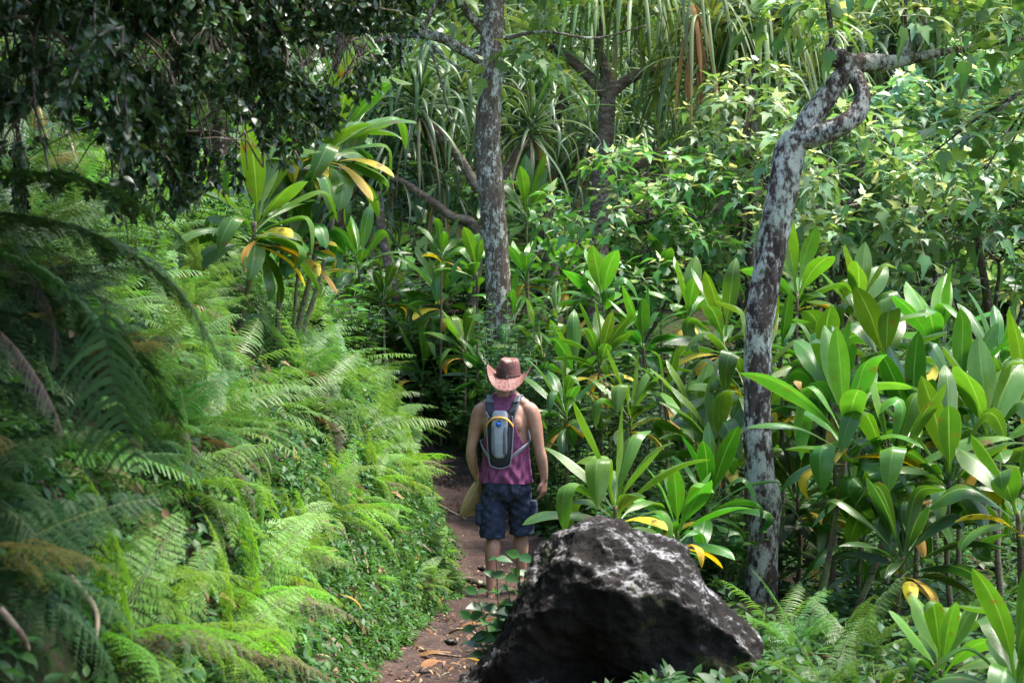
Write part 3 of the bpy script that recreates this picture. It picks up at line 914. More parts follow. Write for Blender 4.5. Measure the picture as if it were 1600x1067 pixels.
    for s in (-1, 1):
        panel([1.07, 1.085, 1.13, 1.22, 1.27, 1.285], [.006, .014, .018, .018, .012, .004], lambda z: yb(z) - .046, [.008, .014, .018, .020, .014, .006], 'side_panel', M['pack_mid'], pk, cx=-.018 + s * .047)
    mb = MB(); ball(mb, A(-.018, -.178, 1.305), (.034, .018, .036), 24, 14); mb.build('cap_pocket', M['pack_black'], pk)
    mb = MB(); ball(mb, A(-.020, -.196, 1.300), (.021, .014, .021), 24, 14)
    tube(mb, [A(-.020, -.200, 1.300), A(-.020, -.216, 1.300)], [.014, .013], 6, 18); mb.build('blue_cap', M['blue'], pk)
    mb = MB()
    P = [A(-.018 + .108 * math.sin(a), -.160 - .040 * math.cos(a), 1.352 - .048 * (1 - math.cos(a * 1.0)) - .03 * abs(math.sin(a)) ** 3) for a in np.linspace(-1.45, 1.45, 14)]
    tube(mb, P, .0105, 50, 10, sq=.6); mb.build('yellow_trim', M['yellow'], pk)
    mb = MB()
    zz = np.array([1.36, 1.28, 1.16, 1.06, 1.00, .982]); hh = np.array([.098, .107, .101, .093, .080, .055])
    P = [A(-.018 - h_, -.158, z) for z, h_ in zip(zz, hh)] + [A(-.018, -.162, .970)] + [A(-.018 + h_, -.158, z) for z, h_ in zip(zz[::-1], hh[::-1])]
    tube(mb, P, .0045, 90, 8); mb.build('piping', M['piping'], pk)
    # shoulder straps: wide flat bands over the shoulders, with grey ends
    def band(P, wd, name, mat, sidev, parent=pk, th_=.010):
        mbb = MB(); ribbon(mbb, spline(np.array(P), 30), np.full(30, wd), np.array(sidev, float), 4, .0)
        o = mbb.build(name, mat, parent); so = o.modifiers.new('t', 'SOLIDIFY'); so.thickness = th_; so.offset = 0
        return o
    for s in (-1, 1):
        band([A(s * .070 - .018, -.150, 1.355), A(s * .092 - .010, -.142, 1.40), A(s * .104 - .008, -.108, 1.445), A(s * .108 - .008, -.06, 1.488), A(s * .110 - .008, .0, 1.505)], .034, 'shoulder_strap', M['pack_black'], (1, 0, .25 * s))
        band([A(s * .106 - .008, -.102, 1.462), A(s * .110 - .008, -.062, 1.496), A(s * .112 - .008, .0, 1.512), A(s * .114, .075, 1.475), A(s * .118, .125, 1.40), A(s * .125, .152, 1.28), A(s * .15, .15, 1.16)], .030, 'strap_webbing', M['pack_mid'], (1, 0, .2 * s))
        band([A(s * .104 - .008 + s * .030, -.117, 1.435), A(s * .085 - .010 + s * .034, -.150, 1.385), A(s * .09, -.152, 1.33)], .005, 'strap_edging', M['piping'], (1, 0, .25 * s), th_=.014)
    band([A(.062, -.150, 1.045), A(.10, -.152, 1.075), A(.15, -.130, 1.115), A(.188, -.07, 1.15), A(.197, .0, 1.17), A(.17, .12, 1.17)], .011, 'side_strap', M['piping'], (.2, 0, 1), th_=.006)
    band([A(-.10, -.150, 1.045), A(-.15, -.130, 1.10), A(-.190, -.07, 1.15), A(-.20, .0, 1.17), A(-.17, .12, 1.17)], .011, 'side_strap', M['piping'], (-.2, 0, 1), th_=.006)
    # he is turned a little to the left as he steps
    Cz = Vector((X, PY0, 0)); rz = Matrix.Rotation(R(-11), 4, 'Z')
    for o in (root, held, pk):
        v = Vector(o.location) - Cz
        o.location = Cz + rz @ Vector((v.x * .94, v.y * .96, v.z))
        o.rotation_euler = (0, 0, R(-11)); o.scale = (.94, .96, 1)
hiker()

# ------------------------------------------------------------------ plant builders
GA = 2.39996

def ti_leaf(mb, base, az, e0, e1, L, W, col, kink=None, roll=0., ph=0., p=1.6):
    P = arc_curve(base, az, e0, e1, L, 17, p, kink)
    v = np.linspace(0, 1, 17)
    b = np.clip((v - .16) / .84, 0, 1)
    w_ = W * (np.sin(np.pi * np.clip(b, 0, 1) ** 1.12) ** .68)
    w_ = np.maximum(w_, np.where(v < .5, .011 * (1 - v), 0.0015))
    side = np.array((-math.sin(az), math.cos(az), 0))
    ribbon(mb, P, w_, side, 6, .30, .16, 3.2, ph, col, roll)

def ti_mesh(n, L, W, up, seed, green, spread=1.0):
    r = random.Random(seed)
    mb = MB()
    for i in range(n):
        f = (i / (n - 1)) ** up
        e0 = R(86 - 84 * f * spread + r.uniform(-7, 7)); e1 = e0 - R(12 + 75 * f + r.uniform(-8, 22))
        l = L * r.uniform(.82, 1.08) * (.72 + .28 * math.sin(math.pi * min(1, f * .8 + .25)))
        kink = (r.uniform(.5, .82), R(r.uniform(40, 130))) if r.random() < .36 else None
        c = np.array(green) * r.uniform(.72, 1.2) * (1.12 - .38 * f) * np.array((1 + r.uniform(-.12, .18) + (.3 if f < .2 else 0), 1, 1 + r.uniform(-.25, .35)))
        ti_leaf(mb, (0.012 * math.cos(i * GA), .012 * math.sin(i * GA), .10 - .20 * f), i * GA + r.uniform(-.3, .3), e0, e1, l, W * r.uniform(.82, 1.12), c, kink, r.uniform(-.5, .5), r.uniform(0, 6))
    return mb.mesh('leaves', M['ti'])

GREEN_A = (.046, .148, .012); GREEN_B = (.074, .205, .015); GREEN_D = (.026, .088, .014)
TI = [ti_mesh(17, .64, .078, 1.15, 1, GREEN_B), ti_mesh(20, .66, .070, 1.2, 2, GREEN_A), ti_mesh(16, .66, .090, 1.05, 3, GREEN_B, .9), ti_mesh(19, .66, .072, 1.1, 4, GREEN_A, 1.0),
      ti_mesh(14, .64, .086, 1.1, 5, GREEN_B, .85), ti_mesh(18, .66, .072, 1.0, 6, GREEN_D, 1.05),
      ti_mesh(22, .74, .078, .7, 7, GREEN_B, 1.15), ti_mesh(13, .58, .082, .9, 8, GREEN_A, 1.0), ti_mesh(21, .70, .066, .8, 9, GREEN_A, 1.1), ti_mesh(16, .66, .086, 1.0, 10, GREEN_B, .9), ti_mesh(10, .52, .066, 1.1, 12, GREEN_A, .9), ti_mesh(18, .70, .074, 1.0, 14, (.085, .24, .020), .95), ti_mesh(17, .72, .080, .8, 15, GREEN_A, 1.12)]
YEL = []
for k_, (c, e0, e1) in enumerate((((.74, .55, .02), 8, -60), ((.74, .46, .02), 18, -85), ((.58, .32, .03), -25, -80), ((.70, .58, .03), 28, -50))):
    mb = MB(); ti_leaf(mb, (0, 0, 0), 0., R(e0), R(e1), .50, .055, c, (.7, R(40)) if k_ == 1 else None, .5 - .3 * k_, k_)
    YEL.append(mb.mesh('yellow_leaf', M['old']))

def ti_plant(px, py, Y, s, var, label, az=None, yel=(), tilt=(0, 0), lean=0., group=None, stems=1):
    """a ti whose tuft of leaves springs from the point seen at (px, py)"""
    if px > 1080: s *= 1.12
    c = at(px, py, Y)
    bx, by = c[0] + lean, c[1] + .08
    g = gz(bx, by)
    t = thing('ti_plant', label, 'ti plant', (bx, by, g), group)
    if tilt == (0, 0): tilt = (random.uniform(-.2, .2), random.uniform(-.2, .2))
    yel = tuple(yel) + tuple(random.uniform(180, 360) for _ in range(random.choice((0, 1, 1, 2))))
    o = link_mesh('leaves', TI[var], t, Vector(c) - t.location, (tilt[0], tilt[1], random.uniform(0, 6.28) if az is None else R(az)), s)
    for k, a in enumerate(yel):
        y = link_mesh('yellow_leaf', YEL[(k + var) % 4], t, Vector(c) - t.location + Vector((0, 0, -.06 - .02 * k)), (0, R(random.uniform(-15, 20)), R(a)), s * random.uniform(.8, 1.0))
        tag(y, 'yellowed drooping leaf')
    if c[2] - g > .02:
        mb = MB()
        mid = (np.array((bx, by, g)) + c) / 2 + np.array((-lean * .18 + random.uniform(-.03, .03), 0, 0))
        tube(mb, [(bx, by, g - .1), mid, c + np.array((0, 0, .06 * s))], [.019 * s + .004, .016 * s, .014 * s], 26, 9, rough=.06, seed=px)
        mb.build('stem', M['stem'], t)
    return t

# ------------------------------------------------------------------ ferns
def frond(mb, base, az, e0, e1, L, wd, npair, col, kind=0, p=1.3, droop=.35, tri=False, rac=(.10, .13, .03), stipe=.16, pw=.17):
    n = npair
    v = np.linspace(0, 1, n + 3)
    C = arc_curve(base, az, e0, e1, L, n + 3, p)
    C = C + np.array((-math.sin(az), math.cos(az), 0)) * (RNG.normal(0, .16) * L * v ** 2)[:, None]
    T = norm(np.gradient(C, axis=0))
    side = norm(np.array((-math.sin(az), math.cos(az), 0)) + .2 * RNG.normal(size=3) * .5)
    N = np.cross(T, side) * -1
    N = norm(np.cross(side, T) * -1) * -1
    # rachis
    ribbon(mb, C, np.linspace(.0045, .0012, n + 3), side, 2, .5, c=rac)
    k = np.arange(1, n + 2)
    vv = v[k]
    b = np.clip((vv - stipe) / (1 - stipe), 0, 1)
    prof = (np.clip(1.02 - b, 0, 1) ** .75 * np.clip(b * 9 + .25, 0, 1)) if tri else (np.sin(np.pi * np.clip(b * .86 + .13, 0, 1)) ** .7)
    for sgn in (-1, 1):
        ok = (vv > stipe) & (RNG.uniform(0, 1, len(vv)) > .05)
        kk = k[ok]; ln = wd * prof[ok] * np.clip(1 + .12 * RNG.normal(size=len(kk)), .4, 1.3)
        p0 = C[kk]; d = norm(side * sgn + T[kk] * .32 + rv(len(kk), .09)); up = N[kk]
        if kind == 0:
            m = 9
            w = np.linspace(0, 1, m + 1)
            lobe = np.where(np.arange(m + 1) % 2 == 0, .62, 1.0)
            hw = (.075 * (1 - w) ** .6 + .010) * lobe
            X = w[None] * ln[:, None]
            ctr = p0[:, None] + d[:, None] * X[..., None] + up[:, None] * 0 + np.array((0, 0, -1.)) * (droop * w[None] ** 2 * ln[:, None])[..., None] + T[kk][:, None] * (.18 * w[None] ** 2 * ln[:, None])[..., None]
            fw = norm(T[kk] + rv(len(kk), .12))
            off = fw[:, None] * (hw[None] * np.minimum(ln, .30)[:, None] * 1.0 + .0015)[..., None]
            V = np.stack([ctr - off, ctr, ctr + off], 2)     # pinna, along, across
            K = len(kk)
            base_i = (np.arange(K) * (m + 1) * 3)[:, None, None]
            ii, jj = np.meshgrid(np.arange(m), np.arange(2), indexing='ij')
            q = np.stack([ii * 3 + jj, ii * 3 + jj + 1, (ii + 1) * 3 + jj + 1, (ii + 1) * 3 + jj], -1).reshape(1, -1, 4) + base_i
            cc = np.repeat(jit(col, K, .10, .05), (m + 1) * 3, 0)
            mb.add(V.reshape(-1, 3), q.reshape(-1, 4), None, None, cc)
        else:
            m = 11                                            # each pinna carries small pinnules
            w = (np.arange(m) + .6) / m
            K = len(kk)
            pr = np.sin(np.pi * np.clip(w * .8 + .17, 0, 1)) ** .8
            ctr = p0[:, None] + d[:, None] * (w[None] * ln[:, None])[..., None] + np.array((0, 0, -1.)) * (droop * w[None] ** 2 * ln[:, None])[..., None]
            fw = T[kk]
            for s2 in (-1, 1):
                pd = norm(fw * s2 + d * .45)[:, None] + rv(K * m, .09).reshape(K, m, 3)
                pl = (ln * .235)[:, None] * pr[None] + .004
                hw = d[:, None] * (pl * pw)[..., None]
                a0 = ctr; a1 = ctr + pd * (pl * .5)[..., None] + hw; a2 = ctr + pd * pl[..., None] + np.array((0, 0, -.15)) * pl[..., None]; a3 = ctr + pd * (pl * .5)[..., None] - hw
                V = np.stack([a0, a1, a2, a3], 2)
                q = (np.arange(K * m) * 4)[:, None] + np.arange(4)[None]
                mb.add(V.reshape(-1, 3), q, None, None, np.repeat(jit(col, K * m, .12, .06), 4, 0))
            rb = np.stack([p0 - fw * .0015, p0 + fw * .0015, p0 + d * ln[:, None] * .97 + np.array((0, 0, -1.)) * (droop * ln)[:, None] * .94 + fw * .0008, p0 + d * ln[:, None] * .97 + np.array((0, 0, -1.)) * (droop * ln)[:, None] * .94 - fw * .0008], 1)
            mb.add(rb.reshape(-1, 3), (np.arange(K) * 4)[:, None] + np.arange(4)[None], None, None, rac)

def fern_mesh(seed, n, L, wd, npair, col, kind, tri=False, spread=(62, 12), mat='fern', dead=0):
    r = random.Random(seed)
    mb = MB()
    for i in range(n):
        f = i / max(1, n - 1)
        e0 = R(spread[0] - (spread[0] - spread[1]) * f + r.uniform(-8, 8)); e1 = e0 - R(38 + 40 * f + r.uniform(-12, 15))
        k = r.uniform(.8, 1.15)
        cl = np.array(col) if r.random() > .05 else np.array((.13, .09, .052))
        frond(mb, (.015 * math.cos(i * GA), .015 * math.sin(i * GA), 0), ((i * GA) % 6.283 - 3.1416) * .8 + r.uniform(-.35, .35), e0, e1, L * r.uniform(.75, 1.1), wd * r.uniform(.85, 1.1), npair,
              cl * k * np.array((1 + r.uniform(-.15, .15), 1, 1)), kind, tri=tri, droop=r.uniform(.2, .6))
    return mb.mesh('fern', M[mat])

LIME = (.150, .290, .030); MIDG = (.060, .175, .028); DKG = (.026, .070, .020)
FERN_LIME = [fern_mesh(20 + k, 9, .70, .16, 19, LIME, 1, True) for k in range(3)]
FERN_SWORD = [fern_mesh(30 + k, 9, .74, .10, 26, (.108, .215, .042), 0) for k in range(4)]
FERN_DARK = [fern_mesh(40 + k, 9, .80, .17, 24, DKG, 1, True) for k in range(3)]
FERN_LACY = [fern_mesh(50 + k, 10, .70, .15, 24, (.080, .185, .045), 1, True, (75, 20)) for k in range(2)]

def place_fern(meshes, x, y, s, label, group, dz=0., lean=.55, cat='fern', rot=None):
    z = gz(x, y) + dz
    nrm = gnormal(x, y)
    up = norm(np.array((0, 0, 1.)) * (1 - lean) + nrm * lean)
    q = Vector((0, 0, 1)).rotation_difference(Vector(up))
    o = bpy.data.objects.new('fern', random.choice(meshes)); COL.objects.link(o)
    o.rotation_mode = 'QUATERNION'
    o.rotation_quaternion = q @ Euler((0, 0, random.gauss(-.5, .6) if rot is None else rot)).to_quaternion()
    o.location = (x, y, z); o.scale = (s,) * 3
    return tag(o, label, cat, group)

# ------------------------------------------------------------------ leafy crowns
def sprays(mb, C, D, nl, plen, ls, col, tpl, young=None, petiole=True, droop=.45, open_=(.35, 1.75), a=.18):
    """a tuft of leaves on stalks at every C, facing D"""
    K = len(C)
    D = norm(D)
    ref = np.where(np.abs(D[:, 2:3]) < .9, np.array((0, 0, 1.)), np.array((1., 0, 0)))
    A1 = norm(np.cross(D, ref)); A2 = np.cross(D, A1)
    for j in range(nl):
        f = (j + .5) / nl
        az = j * GA + RNG.uniform(0, .9, K) + np.arange(K) * 1.7
        th = open_[0] + (open_[1] - open_[0]) * f + RNG.normal(0, .18, K)
        d = D * np.cos(th)[:, None] + (A1 * np.cos(az)[:, None] + A2 * np.sin(az)[:, None]) * np.sin(th)[:, None]
        pl = plen * (.55 + .7 * f) * RNG.uniform(.8, 1.2, K)
        P = C + d * pl[:, None] + np.array((0, 0, -.12)) * pl[:, None]
        ax = norm(d + np.array((0, 0, -droop)) * RNG.uniform(.4, 1.4, (K, 1)) + rv(K, .18))
        upv = norm(np.array((0, 0, 1.)) + .5 * d + rv(K, .28))
        s = ls * (.5 + .6 * min(1, f * 1.8)) * RNG.uniform(.75, 1.2, K)
        cl = jit(col, K, a)
        if young is not None and f < .34:
            cl = cl * .25 + jit(young, K, .15) * .75
        stamp(mb, tpl, frames(ax, upv), P, s, cl)
        if petiole:
            wv = norm(np.cross(d, rv(K))) * (.0035 * ls / .15)
            V = np.stack([C - wv, C + wv, P + wv * .7, P - wv * .7], 1)
            mb.add(V.reshape(-1, 3), (np.arange(K) * 4)[:, None] + np.arange(4)[None], None, None, np.repeat(jit((.22, .26, .10), K, .2), 4, 0))

def crown_points(clumps, per):
    """points on the outer shells of overlapping clumps, and the way they face"""
    Cs, Ds = [], []
    for cl in clumps:
        c = np.array(cl[:3]); r = np.array(cl[3:6]) if len(cl) > 4 else np.full(3, cl[3])
        n = int(per * (r[0] * r[1] + r[0] * r[2] + r[1] * r[2]) / 3 * 4)
        d = norm(rv(n)); d = d[d[:, 2] > -.75]
        k = (RNG.uniform(0, 1, len(d)) ** .45)[:, None] * .55 + .5
        Cs.append(c + d * r * k); Ds.append(norm(d * .7 + np.array((0, 0, .65)) + rv(len(d), .25)))
    return np.concatenate(Cs), np.concatenate(Ds)

def leafy_tree(name, label, cat, trunk, clumps, per, nl, plen, ls, col, tpl, young=None, mat='kukui', bark='bark_dark', group=None, droop=.45, crown='crown', a=.18, twig=.012):
    """trunk: list of (points, radii); every clump gets a limb"""
    base = np.array(trunk[0][0][0])
    t = thing(name, label, cat, base, group)
    mb = MB()
    for P, r in trunk: tube(mb, P, r, None, 12, rough=.07, seed=len(P))
    tp = np.array(trunk[0][0])
    for cl in clumps:
        c = np.array(cl[:3]); i = np.argmin(np.linalg.norm(tp - c + np.array((0, 0, .5)), axis=1))
        tube(mb, [tp[i], (tp[i] + c) / 2 + rv(1, .08)[0], c, c + rv(1, .15)[0] + np.array((0, 0, .2))], [twig * 2, twig * 1.5, twig, twig * .4], 18, 7, rough=.08)
        for _ in range(4):
            e = c + norm(rv(1))[0] * np.array(cl[3] if len(cl) == 4 else cl[3:6]) * .8
            tube(mb, [c, (c + e) / 2 + rv(1, .06)[0], e], [twig * .7, twig * .5, twig * .25], 10, 5)
    mb.build('trunk', M[bark], t)
    mb = MB()
    C, D = crown_points(clumps, per)
    sprays(mb, C, D, nl, plen, ls, col, tpl, young, droop=droop, a=a)
    mb.build(crown, M[mat], t)
    return t

# ------------------------------------------------------------------ screw pines
def strap_mesh(seed, n, L, W, col, e_out=-25, dead=0):
    r = random.Random(seed)
    mb = MB()
    for i in range(n):
        f = i / (n - 1)
        az = i * GA + r.uniform(-.2, .2)
        e0 = R(84 - (84 - e_out) * f ** .9 + r.uniform(-8, 8))
        l = L * r.uniform(.75, 1.1)
        P = arc_curve((.04 * math.cos(az), .04 * math.sin(az), .25 - .35 * f), az, e0, max(R(-88), e0 - R(r.uniform(35, 95))), l, 14, 1.4, (r.uniform(.35, .6), R(r.uniform(30, 80))) if r.random() < .6 else None)
        # hanging ends fall straight down
        v = np.linspace(0, 1, 14)
        w_ = W * np.clip((1.0 - v) * 3.2, .04, 1) ** .8 * r.uniform(.8, 1.1)
        c = np.array(col) * r.uniform(.65, 1.3) * np.array((1 + r.uniform(-.15, .35), 1, 1 + r.uniform(-.2, .4)))
        ribbon(mb, P, w_, np.array((-math.sin(az), math.cos(az), 0)), 2, .55, 0, c=c, roll=r.uniform(-.4, .4))
    for i in range(dead):
        az = r.uniform(0, 6.28)
        P = arc_curve((.05 * math.cos(az), .05 * math.sin(az), -.1), az, R(-35), R(-89), L * r.uniform(.6, 1.0), 10, .5)
        ribbon(mb, P, W * .8 * np.clip((1.0 - np.linspace(0, 1, 10)) * 3, .1, 1), np.array((-math.sin(az), math.cos(az), 0)), 2, .6, .1, c=np.array((.26, .17, .085)) * r.uniform(.6, 1.2))
    return mb.mesh('leaf_tuft', M['strap'])

def hang_mesh(seed, n, L, W, col):
    r = random.Random(seed); mb = MB()
    for i in range(n):
        f = i / (n - 1); az = i * GA + r.uniform(-.2, .2)
        e0 = R(80 - 75 * f + r.uniform(-8, 8))
        P = arc_curve((.04 * math.cos(az), .04 * math.sin(az), .2 - .3 * f), az, e0, e0 - R(30), L * r.uniform(.75, 1.1), 16, 1.4, (r.uniform(.22, .42), e0 + R(r.uniform(55, 62))))
        w_ = W * np.clip((1.0 - np.linspace(0, 1, 16)) * 3.2, .04, 1) ** .8 * r.uniform(.8, 1.1)
        ribbon(mb, P, w_, np.array((-math.sin(az), math.cos(az), 0)), 2, .5, 0, c=np.array(col) * r.uniform(.65, 1.3) * np.array((1 + r.uniform(-.15, .35), 1, 1 + r.uniform(-.2, .4))), roll=r.uniform(-.5, .5))
    return mb.mesh('leaf_tuft', M['strap'])

STRAP = [strap_mesh(61, 60, 1.25, .028, (.125, .215, .040), -40), strap_mesh(62, 56, 1.15, .026, (.11, .195, .042), -30), strap_mesh(63, 64, 1.35, .028, (.085, .165, .048), -45),
         strap_mesh(64, 54, 1.2, .026, (.13, .215, .045), -35, 8), strap_mesh(65, 46, 1.1, .026, (.032, .075, .024), -35, 6), hang_mesh(66, 40, 1.65, .027, (.15, .24, .05)), hang_mesh(67, 36, 1.5, .025, (.13, .22, .05))]

def screw_pine(label, limbs, heads, group=None):
    """limbs: (points, radii); heads: (point, scale, variant, tilt)"""
    t = thing('screw_pine', label, 'screw pine', limbs[0][0][0], group)
    for k, (P, r) in enumerate(limbs):
        mb = MB(); tube(mb, P, r, None, 12, rough=.06, seed=k)
        mb.build('trunk' if k == 0 else 'branch', M['bark_pand'], t)
    for c, s, var, tilt in heads:
        o = link_mesh('leaf_tuft', STRAP[var], t, Vector(c) - t.location, (tilt[0], tilt[1], random.uniform(0, 6.28)), s)
    return t

# ------------------------------------------------------------------ shrubs of the understorey
def shrub_mesh(seed, ns, h, ls, col, tpl, npair, spread=.5, mat='shrub', up=.55):
    r = random.Random(seed)
    mb = MB()
    P0, AX, UP, S, Cc = [], [], [], [], []
    for i in range(ns):
        az = i * GA + r.uniform(-.4, .4); lean = r.uniform(.1, 1) * spread
        hh = h * r.uniform(.6, 1.1)
        A_ = np.array((.02 * math.cos(az), .02 * math.sin(az), 0)); B = A_ + np.array((math.cos(az) * lean * hh * .5, math.sin(az) * lean * hh * .5, hh * .6))
        C = A_ + np.array((math.cos(az) * lean * hh * 1.1, math.sin(az) * lean * hh * 1.1, hh))
        pts = spline([A_, B, C], npair + 4)
        tube(mb, [A_, B, C], [.006, .0045, .002], 10, 5, c=(.10, .13, .04))
        for k in range(3, npair + 4):
            for s in (0, 1):
                a = az + k * 1.57 + s * math.pi + r.uniform(-.3, .3)
                d = np.array((math.cos(a), math.sin(a), r.uniform(0, up)))
                P0.append(pts[k] + norm(d) * .012); AX.append(d); UP.append(np.array((0, 0, 1.)) + .3 * np.array((r.gauss(0, .5), r.gauss(0, .5), 0)))
                S.append(ls * r.uniform(.65, 1.15) * (1 if k < npair + 2 else .65)); Cc.append(np.array(col) * (1.35 if k > npair + 1 else 1.0))
    P0, AX, UP, S, Cc = map(np.array, (P0, AX, UP, S, Cc))
    stamp(mb, tpl, frames(AX, UP), P0, S, jit((1, 1, 1), len(P0), .2, .1) / 1.0 * Cc)
    return mb.mesh('shrub', M[mat])

SH_BROAD = [shrub_mesh(70 + k, 9, .60, .115, (.035, .105, .028), T_ELLW, 6) for k in range(3)]
SH_LIGHT = [shrub_mesh(75 + k, 9, .55, .10, (.075, .185, .030), T_ELLW, 6) for k in range(2)]
SH_ROUND = [shrub_mesh(80 + k, 10, .95, .062, (.045, .120, .060), T_ROUND, 14, .35) for k in range(2)]
SH_TALL = [shrub_mesh(90 + k, 11, 1.9, .068, (.050, .130, .062), T_ROUND, 26, .22) for k in range(2)]
SH_FINE = [shrub_mesh(85 + k, 12, .40, .055, (.060, .150, .028), T_ELL, 7, .8) for k in range(2)]

def place(name, meshes, x, y, s, label, cat, group=None, dz=0., rot=None):
    o = bpy.data.objects.new(name, random.choice(meshes)); COL.objects.link(o)
    o.location = (x, y, gz(x, y) + dz); o.rotation_euler = (random.uniform(-.12, .12), random.uniform(-.12, .12), random.uniform(0, 6.28) if rot is None else rot)
    o.scale = (s * random.uniform(.9, 1.1), s * random.uniform(.9, 1.1), s)
    return tag(o, label, cat, group)

